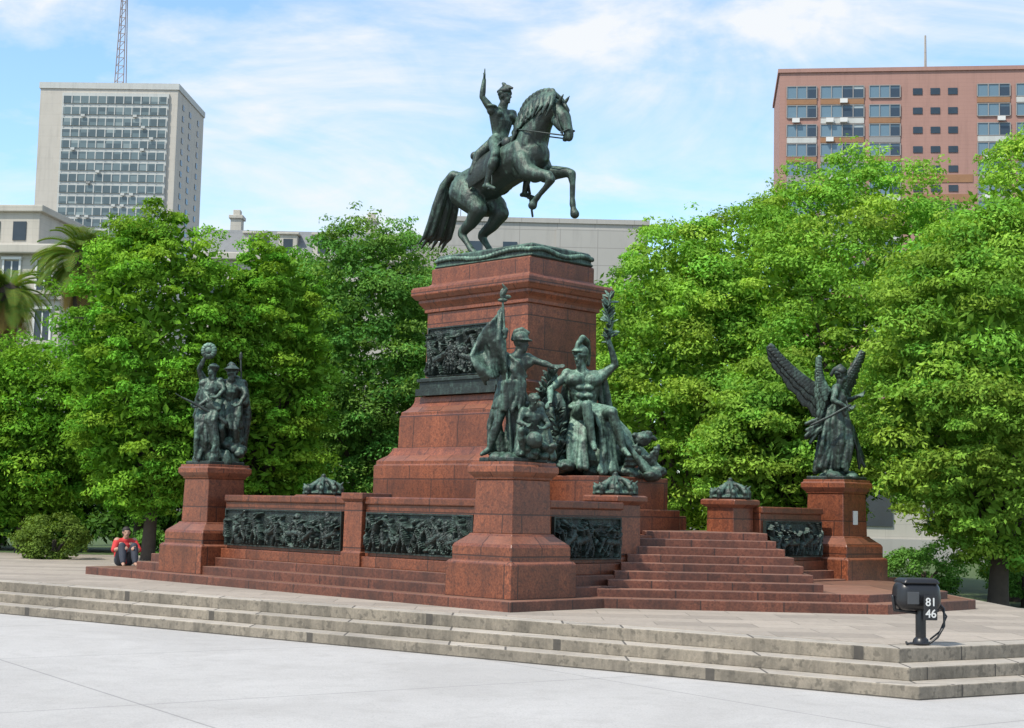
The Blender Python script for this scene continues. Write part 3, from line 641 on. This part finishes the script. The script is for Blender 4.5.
S=Sculpt(); S.chain([(.46,.0,.5,.014),(.36,.05,1.85,.014)]); S.ell((.36,.05,1.9),(.03,.02,.08)); S.make('lance',BRZ,g,remesh=False)
# --- seated warrior
m0=M(4.0,1.75,2.32)
g=thing('bronze_statue_group',(m0.x-.3,m0.y,m0.z),0,'large seated helmeted warrior in green bronze raising laurel branch','statue','allegorical bronze groups')
S=Sculpt(); k=1.3
S.body((-.1,.12,1.02),(-.14,.02,1.42),(-.2,-.08,1.95),(-.42,-.04,1.68),(.16,-.04,1.68),(-.24,.04,.98),(.06,.04,.98),
 ((-.70,-.16,1.42),(-.70,-.42,1.2),(-.3,-.5,-.3),.35),((.38,-.1,1.86),(.26,-.18,2.24),(-.05,-.05,1),.45),
 ((-.12,-.62,1.14),(-.0,-.60,.52),(.02,-.84,.42)),((.30,-.60,1.04),(.50,-.52,.44),(.58,-.74,.34)),(-.55,-.8,-.05),k=k)
for q in range(3):
    for sx in (-.08,.08): S.ell((-.13+sx,-.16,1.46-.13*q),(.075,.05,.055))
for sx,sg in ((-.28,-1),(.03,1)): S.ell((sx,-.14,1.6),(.15,.09,.11))
S.cap((-.26,0,1.0),.13,(-.12,-.56,1.13),.1); S.cap((.08,0,1.0),.13,(.3,-.55,1.04),.1)
S.ell((-.1,.25,.5),(.45,.32,.5)); S.ell((.1,.1,.3),(.6,.4,.3))
drape(S,rg,[(-.36,-.12,1.14),(-.1,-.34,1.08),(.16,-.4,.95),(.3,-.3,.6)],[(-.3,.05,1.2),(.0,-.12,1.2),(.3,-.2,1.1),(.46,-.2,.75)],7,.045,.055,.06)
drape(S,rg,[(.04,-.38,1.05),(.12,-.48,.75),(.14,-.5,.4),(.1,-.5,.08)],[(.26,-.3,1.05),(.34,-.3,.75),(.36,-.32,.4),(.42,-.4,.08)],8,.04,.05,.06)
drape(S,rg,[(.2,-.3,1.05),(.45,-.35,.7),(.68,-.4,.38),(.95,-.45,.06)],[(.28,.1,1.1),(.6,.0,.75),(.85,-.05,.42),(1.15,-.25,.08)],11,.05,.05,.07)
drape(S,rg,[(-.3,-.1,1.0),(-.36,-.3,.6),(-.4,-.42,.15)],[(-.12,-.2,.95),(-.1,-.4,.55),(-.08,-.48,.12)],6,.05,.055,.06)
drape(S,rg,[(-.4,.12,1.7),(-.5,.2,1.2),(-.5,.2,.6)],[(.2,.12,1.7),(.3,.2,1.2),(.4,.2,.6)],7,.05,.07,.05)
S.make('seated_warrior',BRZG,g,.017,1,disp=.015)
S=Sculpt(); S.ell((-.2,-.06,2.06),(.14,.165,.13)); S.chain([(-.3,-.2,2.06,.03),(-.25,-.2,2.2,.045),(-.17,-.06,2.3,.06),(-.1,.1,2.25,.065),(-.07,.2,2.08,.06),(-.06,.2,1.88,.035)])
S.ell((-.27,-.2,2.07),(.1,.06,.025)); S.make('crested_helmet',BRZG,g,.016,1)
def leafy(S,pts,n,sz,rg):
    for i in range(n):
        a=i/n*(len(pts)-1); j=int(a); p=Vector(pts[j]).lerp(Vector(pts[j+1]),a-j)
        d=V(rg.uniform(-1,1),rg.uniform(-1,1),rg.uniform(.0,1.2)).normalized(); x=d.orthogonal().normalized(); y=d.cross(x)
        S.ell(p+d*sz,(sz*.38,sz*.12,sz),(x,y,d),n=7,m=6)
S=Sculpt(); pts=[(.24,-.2,2.2),(.28,-.2,2.5),(.22,-.2,2.75),(.28,-.2,3.0)]; S.chain([(*p,.02) for p in pts]); leafy(S,pts,54,.085,rg); S.make('laurel_branch',BRZG,g,remesh=False)
S=Sculpt(); c=V(-.66,-.1,1.0)
X_=V(.8,-.3,.1).normalized(); Y_=V(0,0,1); Z_=X_.cross(Y_)
S.ell(c,(.26,.42,.07),(X_,Y_,Z_)); S.ell(c+V(-.03,-.08,.02),(.1,.14,.07),(X_,Y_,Z_)); leafy(S,[(-.75,-.15,.4),(-.85,-.15,.8),(-.8,-.1,1.3),(-.65,-.1,1.7)],110,.1,rg); leafy(S,[(-.6,-.2,.1),(-.5,-.35,.5),(-.6,-.3,1.1)],90,.09,rg)
S.make('shield_and_laurels',BRZH,g,remesh=False)
S=Sculpt(); S.ell((.82,-.3,.62),(.15,.12,.12)); S.chain([(.7,-.35,.68,.05),(.94,-.3,.72,.05),(1.04,-.3,.62,.03)])
for i in range(24): S.ell((rg.uniform(-.7,1.1),rg.uniform(-.55,.2),rg.uniform(.02,.16)),(.16,.14,.1))
for i in range(14): S.ell((rg.uniform(-.75,-.4),rg.uniform(-.4,.0),rg.uniform(.1,.7)),(.1,.1,.1))
for i in range(9): S.chain([(.55+.06*i,-.35,.2,.035),(.6+.06*i,-.4,.42+.1*math.sin(i),.03)])
S.make('trophies',BRZH,g,.018,1,disp=.05)
# --- winged figure, turned to her left
m0=M(8.11,0,PH)
g=thing('bronze_statue_group',(m0.x,m0.y,m0.z),0,'dark bronze winged woman striding with one wing swept back','statue','allegorical bronze groups')
box('plinth',-.38,.38,-.38,.38,-.003,.06,BRZ,g,.015,rot=(0,0,R45))
S=Sculpt(); rocks(S,.36,.14,3)
S.body((-.04,0,1.08),(.0,-.04,1.42),(.06,-.08,1.84),(-.04,-.18,1.6),(.02,.14,1.6),(-.06,-.08,1.04),(-.02,.09,1.04),
 ((-.14,-.34,1.38),(.10,-.42,1.26),(1,-.2,.0),.45),((.24,.12,1.42),(.38,.0,1.5),(.8,-.3,.3),.4),
 ((.14,-.16,.62),(.06,-.08,.2),(.2,-.12,.14)),((-.1,.1,.62),(-.26,.12,.26),(-.16,.12,.14)),(1,-.35,.05),k=1.06)
drape(S,rg,[(-.16,-.12,1.28),(-.22,-.18,.98),(-.28,-.2,.6),(-.36,-.16,.2)],[(.12,-.14,1.28),(.2,-.18,.95),(.26,-.2,.6),(.2,-.16,.2)],10,.038,.042,.06)
drape(S,rg,[(-.14,.12,1.2),(-.26,.16,.7),(-.34,.16,.16)],[(.1,.12,1.2),(.18,.16,.7),(.18,.18,.14)],8,.055,.06,.05)
drape(S,rg,[(-.1,.0,1.22),(-.32,.0,1.08),(-.5,.02,.98)],[(-.1,.0,1.0),(-.34,.0,.82),(-.52,.02,.66)],6,.05,.03,.06)
drape(S,rg,[(.1,-.05,1.15),(.24,-.05,.9),(.36,-.02,.55),(.42,.0,.22)],[(.14,.06,1.15),(.3,.05,.9),(.42,.06,.62),(.52,.05,.4)],5,.045,.03,.05)
drape(S,rg,[(-.12,-.2,1.56),(.0,-.24,1.36),(.1,-.2,1.15)],[(-.02,-.2,1.62),(.1,-.22,1.45),(.14,-.14,1.25)],4,.03,.035,.02)
S.make('winged_woman',BRZH,g,.015,1,disp=.02)
wing('wing',BRZ,g,[(-.12,.04,1.52),(-.6,.1,1.72),(-1.16,.08,2.38)],[(-.06,.02,-.62),(-.02,.0,-.34)],18,.12,curve=-.25)
wing('wing',BRZH,g,[(.02,.2,1.6),(.24,.26,1.8),(.5,.24,2.32)],[(.10,.05,-.42),(.02,.05,-.2)],13,.075,curve=.2)
wing('small_wing_plume',BRZG,g,[(-.2,-.14,1.55),(-.36,-.16,1.75),(-.34,-.14,2.16)],[(-.16,.02,-.5),(-.05,.0,-.2)],10,.08,curve=-.1)
S=Sculpt(); S.chain([(.14,-.44,1.3,.018),(-.2,-.42,1.1,.026),(-.52,-.36,.94,.02)]); S.cap((.08,-.42,1.36),.018,(.12,-.46,1.2),.018); S.make('sheathed_sword',BRZ,g,remesh=False)
S=Sculpt(); S.ell((.06,-.08,1.93),(.11,.12,.08)); S.chain([(.14,-.1,1.95,.02),(.05,-.08,2.03,.03),(-.06,-.04,1.96,.03),(-.1,-.02,1.86,.035)]); S.make('diadem',BRZ,g,.014,1)
# ------------------------------------------------------------------ seated person in red
ps=thing('person',(-7.85,31.0,.424),rad(25),'person in red top and dark trousers sitting on the paving','person')
S=Sculpt()
S.body((0,.05,.12),(0,.0,.36),(0,-.08,.68),(-.17,-.03,.5),(.17,-.03,.5),(-.09,.02,.12),(.09,.02,.12),
 ((-.25,-.16,.32),(-.12,-.34,.38),(.5,-.7,0),.4),((.25,-.16,.32),(.12,-.34,.38),(-.5,-.7,0),.4),
 ((-.12,-.34,.42),(-.12,-.5,.07),(-.13,-.62,.04)),((.12,-.34,.42),(.12,-.5,.07),(.13,-.62,.04)),(0,-1,-.1),k=.92,hair=False)
S.make('body',flat('skin',(.4,.23,.16),.6),ps,.012,1)
S=Sculpt(); S.cap((0,.04,.16),.155,(0,0,.38),.16); S.cap((-.16,-.03,.48),.085,(.16,-.03,.48),.085); S.cap((0,0,.4),.15,(0,-.03,.5),.1)
for q in (-1,1): S.cap((.17*q,-.03,.48),.082,(.25*q,-.16,.33),.06); S.cap((.1*q,0,.4),.12,(.09*q,.03,.2),.12)
S.make('shirt',flat('red_cloth',(.5,.03,.03),.8),ps,.012,1)
S=Sculpt()
for q in (-1,1): S.chain([(.09*q,.03,.11,.12),(.11*q,-.16,.27,.1),(.12*q,-.34,.41,.076),(.12*q,-.44,.2,.075),(.12*q,-.5,.1,.055)])
S.make('trousers',flat('dark_cloth',(.03,.035,.05),.8),ps,.012,1)
S=Sculpt(); S.ell((0,-.06,.72),(.085,.098,.085)); S.ell((0,-.03,.66),(.082,.08,.08)); S.make('hair',flat('hair',(.02,.015,.012),.7),ps,.012,1)
# ------------------------------------------------------------------ floodlight
fl=thing('floodlight',(4.38,16.1,.424),rad(8),'black rounded floodlight with white digits on a short post','floodlight')
def rbox(name,hx,hy,hz,c,mat,parent,bw,taper=1.0):
    v,f=boxvf(-hx,hx,-hy,hy,-hz,hz); v=[(x*(taper if z>0 else 1)+c[0],y*(taper if z>0 else 1)+c[1],z+c[2]) for x,y,z in v]
    o=mesh_obj(name,v,f,mat,parent,smooth=True); bevel(o,bw,6); return o
rbox('housing',.25,.17,.16,(-.03,0,.52),BLACK,fl,.11,.92)
rbox('visor',.21,.16,.03,(-.03,-.01,.672),BLACK,fl,.028,.82)
box('lens',-.20,-.07,-.178,-.168,.43,.56,flat('lens_glass',(.06,.065,.07),.06),fl,.01)
S=Sculpt(); S.cap((.02,0,0),.055,(.02,0,.38),.055); S.cap((.02,0,0),.09,(.02,0,.01),.09); S.make('post',BLACK,fl,remesh=False)
box('number_plate',-.045,.105,-.235,-.22,.27,.53,BLACK,fl,.006)
S=Sculpt()
S.chain([(.2,.0,.46,.012),(.27,-.02,.38,.012),(.26,-.05,.2,.012),(.18,-.06,.08,.012),(.1,-.05,.02,.012),(.0,-.1,.014,.012),(-.16,-.06,.014,.012),(-.1,.1,.014,.012)])
S.chain([(.2,.0,.44,.01),(.3,-.02,.3,.01),(.22,-.03,.14,.01),(.12,-.02,.06,.01)]); S.make('cable',BLACK,fl,remesh=False)
S=Sculpt(); S.chain([(-.29,0,.5,.018),(-.27,0,.36,.018),(.0,0,.33,.018),(.21,0,.36,.018),(.23,0,.5,.018)]); S.make('bracket',BLACK,fl,remesh=False)
def text(name,body,size,loc,parent,mat):
    cu=bpy.data.curves.new(name,'FONT'); cu.body=body; cu.size=size; cu.extrude=.002; cu.align_x='CENTER'; cu.offset=.0015
    t=bpy.data.objects.new('tmp',cu); link(t); dg=bpy.context.evaluated_depsgraph_get(); me=bpy.data.meshes.new_from_object(t.evaluated_get(dg)); bpy.data.objects.remove(t)
    me.materials.clear(); me.materials.append(mat)
    o=bpy.data.objects.new(name,me); link(o); o.parent=parent; o.location=loc; o.rotation_euler=(rad(90),0,0); return o
text('digits','81',.12,(.03,-.24,.42),fl,WHITE); text('digits','46',.12,(.03,-.24,.30),fl,WHITE)
# ------------------------------------------------------------------ trees
def leaf_arrays(P,R,C,per,leaf,rg,zs=.75,fill=.25,jit=.45,upb=.35):
    n=len(P); idx=np.repeat(np.arange(n),per); m=len(idx)
    d=rg.normal(size=(m,3)); d/=np.linalg.norm(d,axis=1)[:,None]; d[:,2]=np.where(d[:,2]<-.25,-d[:,2],d[:,2])
    rr=np.where(rg.rand(m)<fill,rg.uniform(.3,.85,m),1+rg.normal(size=m)*.13)
    pos=P[idx]+d*(R[idx]*rr)[:,None]*np.array([1,1,zs])
    nr=d+rg.normal(size=(m,3))*jit+np.array([0,0,upb]); nr/=np.linalg.norm(nr,axis=1)[:,None]
    t=np.cross(nr,rg.normal(size=(m,3))); t/=np.linalg.norm(t,axis=1)[:,None]; b=np.cross(nr,t)
    s=leaf*rg.uniform(.7,1.3,m)[:,None]
    v=np.stack([pos-t*s,pos-b*s*.45,pos+t*s,pos+b*s*.45],1).reshape(-1,3)
    c=C[idx]*rg.uniform(.75,1.25,m)[:,None]
    return v,c
def quads_obj(name,v,c,mat,parent=None):
    nf=len(v)//4; me=bpy.data.meshes.new(name); me.vertices.add(len(v)); me.vertices.foreach_set('co',v.astype(np.float32).ravel())
    me.loops.add(nf*4); me.loops.foreach_set('vertex_index',np.arange(nf*4,dtype=np.int32)); me.polygons.add(nf); me.polygons.foreach_set('loop_start',np.arange(0,nf*4,4,dtype=np.int32))
    me.update(calc_edges=True)
    at=me.attributes.new('tint','FLOAT_COLOR','FACE'); cc=np.ones((nf,4),np.float32); cc[:,:3]=c; at.data.foreach_set('color',cc.ravel())
    me.materials.append(mat); o=bpy.data.objects.new(name,me); link(o)
    if parent: o.parent=parent
    return o
def tree(x,y,zc,rx,rz,label,seed,hue,puffs=110,pr=.62,per=240,leaf=.075,tr=.22,fork=1.6,ry=None,dome=.5):
    rg=np.random.RandomState(seed); o=thing('tree',(x,y,0),0,label,'tree')
    ry=ry or rx*.9; puffs=int(puffs*1.5); pr=pr*.82; per=int(per*1.05); leaf=leaf*.74
    L=[((0,0,zc),(rx*.88,ry*.88,rz*.9))]
    for i in range(9):
        a=rg.uniform(0,6.28); e=rg.uniform(-.8,.8); q=rg.uniform(.36,.5)
        L.append(((rx*.56*math.cos(a)*math.cos(e),ry*.56*math.sin(a)*math.cos(e),zc+rz*.6*math.sin(e)),(rx*q,ry*q,rz*q*.8)))
    P=[];R=[];C=[]
    for li,(c,r) in enumerate(L):
        n=int(puffs*(dome if li==0 else (1-dome)/9)) 
        d=rg.normal(size=(n,3)); d/=np.linalg.norm(d,axis=1)[:,None]; d[:,1]=np.where(rg.rand(n)<.35,-np.abs(d[:,1]),d[:,1])
        f=rg.uniform(.86,1.0,n)
        P.append(np.array(c)+d*np.array(r)*f[:,None]); R.append(pr*rg.uniform(.55,1.3,n))
        h=np.array(hue)*rg.uniform(.7,1.3,n)[:,None]; h[:,0]*=rg.uniform(.8,1.25,n); C.append(h)
    P=np.concatenate(P);R=np.concatenate(R);C=np.concatenate(C)
    v,c=leaf_arrays(P,R,C,per,leaf,rg,zs=.6,jit=.6)
    n2=int(puffs*1.4); j=rg.randint(0,len(P),n2); d=rg.normal(size=(n2,3)); d/=np.linalg.norm(d,axis=1)[:,None]
    P2=P[j]+d*(R[j]*1.1)[:,None]; v2,c2=leaf_arrays(P2,R[j]*.45,C[j],28,leaf,rg)
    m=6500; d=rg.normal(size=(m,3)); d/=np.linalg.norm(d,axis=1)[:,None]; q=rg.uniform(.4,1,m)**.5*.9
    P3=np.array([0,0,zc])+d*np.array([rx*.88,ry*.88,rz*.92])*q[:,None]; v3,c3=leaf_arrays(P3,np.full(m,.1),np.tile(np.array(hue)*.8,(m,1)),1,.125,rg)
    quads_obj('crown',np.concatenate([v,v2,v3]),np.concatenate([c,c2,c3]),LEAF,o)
    S=Sculpt(); S.chain([(0,0,-.1,tr*1.5),(0,0,.3,tr),(.05,0,fork,tr*.8)])
    for i in range(6):
        a=i*1.05+rg.uniform(-.3,.3); e=V(math.cos(a)*rx*.6,math.sin(a)*ry*.6,zc+rg.uniform(-.3,.4)*rz)
        m_=V(.05,0,fork).lerp(e,.45)+V(0,0,.3); S.chain([(.05,0,fork,tr*.55),(m_.x,m_.y,m_.z,tr*.38),(e.x,e.y,e.z,tr*.12)])
    S.make('trunk',BARK,o,.07,1)
    return o
G1=(.215,.395,.055); G2=(.125,.27,.055); G3=(.185,.345,.05); G4=(.155,.325,.035)
big='broad leafy tree with bright green billowing crown behind the monument'
tree(4.3,38,5.1,3.0,4.6,big,1,G1,puffs=160,dome=.62)
tree(8.4,37,6.2,4.1,5.0,'very wide leafy tree with yellow green crown',2,G1,puffs=240,dome=.62)
tree(8.95,27.6,4.15,2.9,3.75,'spreading tree with dark trunk beside the platform steps',3,G3,puffs=210,pr=.5,per=250,leaf=.065,tr=.2,fork=1.2,dome=.6)
tree(6.6,41,6.4,3.1,4.6,big,4,G3,puffs=130,dome=.6)
tree(13.6,37,6.8,3.9,5.3,'dense leafy tree in front of the brick tower',5,G1,puffs=170,dome=.6)
tree(3.3,46,5.4,2.8,4.5,'dark green leafy tree beyond the pedestal',6,G2,puffs=110)
tree(11.2,33,3.3,2.6,2.8,'lower leafy tree with rounded green crown',16,G1,puffs=110)
tree(6.2,33.5,3.1,2.2,2.5,'lower leafy tree with yellow green crown near the winged figure',17,G3,puffs=110,pr=.5)
tree(-8.1,34,4.9,2.25,4.1,'tall dense green tree with ragged crown',7,G4,puffs=200,pr=.42,per=190,leaf=.068,tr=.18)
tree(-5.9,35.5,4.5,1.9,4.1,'narrow green tree beside the rear pedestal',8,G4,puffs=150,pr=.38,per=190,leaf=.068)
tree(-4.1,42,5.7,2.9,4.6,'rounded deep green tree beside the tall pedestal',9,G2,puffs=170,dome=.6)
tree(-1.9,47,5.8,2.7,4.5,'deep green tree partly hidden by the tall pedestal',10,G2,puffs=110)
tree(-12.2,38,3.3,2.5,2.8,'low bushy green tree below the palm',11,G4,puffs=120)
tree(-6.8,47,5.7,2.7,4.5,'deep green leafy tree in the park row',12,G2,puffs=120)
tree(.9,49,5.2,2.9,4.1,'deep green leafy tree hidden behind the pedestal',13,G2,puffs=60)
tree(-11.0,45,3.7,2.4,3.0,'dark green tree under the palms',14,G2,puffs=90)
tree(-15.2,40,2.9,2.1,2.4,'low green tree at the edge of the park',15,G4,puffs=80)
def shrub(x,y,r,h,label,seed,hue):
    rg=np.random.RandomState(seed); o=thing('shrub',(x,y,0),0,label,'shrub'); n=50
    d=rg.normal(size=(n,3)); d/=np.linalg.norm(d,axis=1)[:,None]; P=np.array([0,0,h*.5])+d*np.array([r,r,h*.42])*.8
    v,c=leaf_arrays(P,np.full(n,.22)*rg.uniform(.7,1.3,n),np.array(hue)*rg.uniform(.7,1.3,n)[:,None],150,.04,rg); quads_obj('foliage',v,c,LEAF,o)
    S=Sculpt(); S.cap((0,0,0),.08,(0,0,h*.5),.05); S.cap((0,0,h*.3),.04,(r*.5,0,h*.7),.02); S.make('stem',BARK,o,remesh=False)
shrub(-10.2,34.0,.85,1.6,'rounded clipped green shrub at the edge of the lawn',31,(.13,.2,.04)); shrub(-8.8,37.6,.7,1.1,'small dark green shrub under the trees',32,G2)
shrub(8.4,30.5,.9,1.3,'low dark green shrub under the spreading tree',33,G2); shrub(10.6,31,.9,1.2,'low green shrub beside the cream building',34,G2)
rg2=np.random.RandomState(77); n=900; P=np.stack([rg2.uniform(-26,11,n),rg2.uniform(50,54,n),rg2.uniform(.2,4.2,n)],1)
v,c=leaf_arrays(P,np.full(n,.8)*rg2.uniform(.7,1.3,n),np.array(G2)*rg2.uniform(.3,.8,n)[:,None],70,.16,rg2)
tag(quads_obj('distant_thicket',v,c,LEAF),'mass of dark green park undergrowth behind the trees','undergrowth',kind='stuff')
def palm(x,y,h,r,label,seed,nf=90):
    rg=random.Random(seed); o=thing('palm_tree',(x,y,0),0,label,'palm tree')
    S=Sculpt(); S.chain([(0,0,0,.38),(.05,0,h*.5,.32),(0,0,h-.9,.36),(0,0,h-.1,.55)]); S.make('trunk',BARK,o,remesh=False)
    Vv=[];Cc=[]
    for i in range(nf):
        az=rg.uniform(0,6.28); el=rg.uniform(-1.2,1.4); L=r*rg.uniform(.88,1.1); dead=el<-.55
        hd=V(math.cos(az),math.sin(az),0); sd=V(-math.sin(az),math.cos(az),0); ns=30; p=V(0,0,h); ang=el
        for j in range(ns):
            d=hd*math.cos(ang)+V(0,0,math.sin(ang)); q=p+d*L/ns; ang-=(.028+.028*(el>0))
            wl=.19*r*math.sin(math.pi*min(1,(j+3)/(ns+3)))**.6
            col=(.36,.24,.09) if dead else (.12+.07*rg.random(),.23,.05)
            for sg in (-1,1):
                t=(sd*sg*.7+d*.7+V(0,0,.15)).normalized()*wl
                w_=d*.013*r; Vv+= [p-w_,p+w_,p+t+w_*.3,p+t-w_*.3]; Cc.append(col)
            Vv+=[p-V(0,0,.03),p+V(0,0,.03),q+V(0,0,.03),q-V(0,0,.03)]; Cc.append(col)
            p=q
    quads_obj('crown',np.array([tuple(a) for a in Vv]),np.array(Cc),LEAF,o)
palm(-16.0,55,10.6,2.1,'tall date palm with full crown of arching fronds',1,110); palm(-19.0,56,9.4,2.1,'date palm with drooping fronds near the classical building',2); palm(-15.0,60,8.4,2.1,'shorter date palm with drooping dry fronds',3)
# ------------------------------------------------------------------ buildings
def mast(parent,x,y,z,h,w0,mat,t1=.13,t2=.09):
    Vv=[];F=[]
    def bar(p,q,t):
        p=Vector(p);q=Vector(q);d=(q-p).normalized();a=d.orthogonal().normalized()*t;b=d.cross(a).normalized()*t;o=len(Vv)
        for c in (p,q): Vv.extend([c+a+b,c-a+b,c-a-b,c+a-b])
        F.extend([(o,o+1,o+5,o+4),(o+1,o+2,o+6,o+5),(o+2,o+3,o+7,o+6),(o+3,o,o+4,o+7)])
    n=int(h/2.2)
    for i in range(n):
        z0=z+i*h/n; z1=z+(i+1)*h/n; a=w0*(1-.7*i/n); b=w0*(1-.7*(i+1)/n)
        for sx,sy in ((-1,-1),(1,-1),(1,1),(-1,1)):
            bar((x+a*sx,y+a*sy,z0),(x+b*sx,y+b*sy,z1),t1)
        bar((x-a,y-a,z0),(x+b,y-b,z1),t2); bar((x+a,y-a,z0),(x-a,y-a,z0),t2)
    return mesh_obj('antenna_mast',[tuple(v) for v in Vv],F,mat,parent)
T=thing('office_tower',(-124.6,383,0),rad(-2),'pale beige high-rise with gridded windows and rooftop antenna','building')
box('wall',0,36.2,0,28,0,108.5,F_BEIGE,T)
box('parapet',-.3,36.5,-.3,28.3,108.4,110,F_LIGHT,T); box('roof_room',14,30,8,20,109.9,112,F_BEIGE,T)
box('curtain_panel',6.0,34.0,-.5,0,40,107.2,F_LIGHT,T)
rg=random.Random(3)
for i in range(20):
    z=104.4-i*2.95
    wb=thing('window_band',(0,0,0)); wb.parent=T
    box('glass',6.4,33.6,-.75,-.45,z,z+1.9,WIN1,wb)
    ml=[(6.4+j*2.27-.13,6.4+j*2.27+.13,-.85,-.74,z-.05,z+1.95) for j in range(13)]
    boxes('frame',ml,F_LIGHT,wb)
    if i<13:
        for q in range(rg.randint(0,2)):
            x=6.8+rg.randint(0,11)*2.27; box('air_conditioner',x,x+1.0,-1.3,-.75,z-.75,z-.1,F_LIGHT,wb)
    for a,b_ in ((5,6.6),(12,14),(21,22.6)):
        if i<14: box('side_window',36.15,36.35,a,b_,z,z+1.4,GLASSD,T)
mast(T,17.2,12,109,38,1.3,flat('mast_grey',(.28,.24,.24),.6,var=.3),.1,.07)
T=thing('office_tower',(40.3,226,0),rad(-7.5),'reddish brick clad high-rise with ribbon windows','building')
box('wall',0,52,0,20,0,69.8,F_BRICK,T); box('parapet',-.25,52.25,-.25,20.25,69.7,70.3,F_BRICK,T)
bays=[(1.1,5.6,0),(6.2,12.7,1),(13.5,18.1,0),(29.5,34.3,1),(35.2,40,0),(41,47,1)]
small=[(20.0,21.4),(22.6,24.0),(25.2,26.6)]
for i in range(13):
    z=65.6-i*3.0
    for a,b_,k_ in bays:
        w_=thing('window',(a,-.12,z)); w_.parent=T
        box('glass',0,b_-a,.02,.1,0,1.9,WIN2,w_)
        nb=int((b_-a)/1.5); fr=[(j*(b_-a)/nb-.07,j*(b_-a)/nb+.07,-.1,.04,0,1.9) for j in range(nb+1)]+[(.08,b_-a-.08,-.09,.04,-.1,.02),(.08,b_-a-.08,-.09,.04,1.85,1.97)]
        boxes('frame',fr,F_GREY,w_)
        r_=rg.random()
        if r_<.75: box('spandrel',0,b_-a,-.06,.08,-.95,-.14,F_OCHRE if r_<.3 else (F_LIGHT if r_<.5 else F_GREY),w_)
        if rg.random()<.45: box('air_conditioner',.8,1.9,-.6,-.1,-.85,-.2,WHITE,w_)
        if k_ and rg.random()<.5: box('air_conditioner',2.9,4.0,-.6,-.1,-.85,-.2,WHITE,w_)
    for a,b_ in small: box('small_window',a,b_,-.1,.05,z+.4,z+1.4,GLASSD,T)
    if i in (4,5): box('ochre_cladding',19.2,28.8,-.09,.02,z-1.2,z+.0,F_OCHRE,T)
mast(T,23,8,69.8,8,.15,F_CONC,.07,.04)
T=thing('classical_building',(-26.0,120,0),0,'long pale classical apartment building with tall chimneys','building')
box('wall',0,17.6,0,12,0,21.4,F_CREAM,T); box('cornice',-.4,18,-.5,12.4,21.3,21.9,F_CREAM,T,.08)
stack('mansard_roof',[(8.8,6,21.89),(8.5,5.2,23.7),(8.4,5.1,24.0)],F_SLATE,T,cx=8.8,cy=6.3,bev=0)
for cx_ in (2.6,13.9):
    ch=thing('chimney',(cx_,4.6,21.9)); ch.parent=T
    box('stack',-.45,.45,-.6,.6,0,3.6,F_CREAM,ch); box('cap',-.6,.6,-.75,.75,3.59,3.9,F_CREAM,ch,.05); box('pot',-.3,.3,-.4,.4,3.89,4.4,F_CREAM,ch,.05)
for cx_ in (4.8,7.6,10.4,16):
    w_=thing('dormer_window',(cx_,.6,21.9)); w_.parent=T
    box('surround',-.75,.75,-.35,2,-.02,1.65,F_CREAM,w_,.05); box('glass',-.38,.38,-.37,-.33,.15,1.3,GLASSD,w_); box('pediment',-.9,.9,-.5,2,1.64,1.85,F_CREAM,w_,.05)
for j in range(7): box('upper_window',1.5+j*2.4,2.5+j*2.4,-.05,.1,18.0,20.4,GLASSD,T)
T=thing('concrete_building',(-6.0,126,0),0,'plain grey concrete building with blank panelled walls','building')
box('wall',0,17.3,0,14,0,26.2,F_CONC,T); box('coping',-.15,17.45,-.15,14.15,26.1,26.5,F_CONC,T); box('lower_wing',-7,-.02,2,14,0,24.6,F_CONC,T)
box('raised_panel',9.5,17.0,-.25,.05,18,25.6,F_CONC,T); box('vent',2,3.2,-.1,.1,23.5,24.4,GLASSD,T); box('vent',5,6.2,-.1,.1,23.5,24.4,GLASSD,T)
boxes('aerial',[(1.2,1.25,3,3.05,26.4,29.5),(1.0,1.5,3,3.05,29,29.05)],BLACK,T)
T=thing('classical_building',(-43,108,0),rad(-6),'cream stone classical building with balconies','building')
box('wall',0,10.5,0,12,0,19.4,F_CREAM,T); box('cornice',-.5,11,-.6,12,19.3,20.0,F_CREAM,T,.1); box('attic',1.2,8,1.5,10,19.9,22.8,F_CREAM,T,.05); box('attic_cornice',.9,8.3,1.2,10,22.7,23.2,F_CREAM,T,.06)
box('string_course',-.2,10.7,-.25,.1,16.0,16.4,F_CREAM,T); box('string_course',-.2,10.7,-.25,.1,12.2,12.6,F_CREAM,T)
for z in (16.6,13.0,9.0,5.0):
    for j in range(4):
        w_=thing('window',(1.2+j*2.5,-.02,z)); w_.parent=T
        box('glass',0,1.1,-.03,.03,0,2.2,GLASSD,w_); boxes('frame',[(-.15,0,-.1,.05,0,2.3),(1.1,1.25,-.1,.05,0,2.3),(-.2,1.3,-.2,.05,2.3,2.5),(.5,.6,-.06,.0,0,2.2)],WHITE,w_)
        box('balcony',-.3,1.4,-.55,0,-.25,.02,F_CREAM,w_)
for j in range(3): box('attic_window',2+j*2,3+j*2,1.44,1.6,20.6,22.0,GLASSD,T)
T=thing('cream_building',(11,62,0),0,'low cream building with tall ground floor windows','building')
box('wall',0,22,0,8,0,6,F_CREAM,T); box('plinth',-.1,22.1,-.15,0,0,.9,F_CONC,T)
for j in range(8): box('tall_window',1+j*2.6,2.2+j*2.6,-.06,.05,1.4,3.6,GLASSD,T)
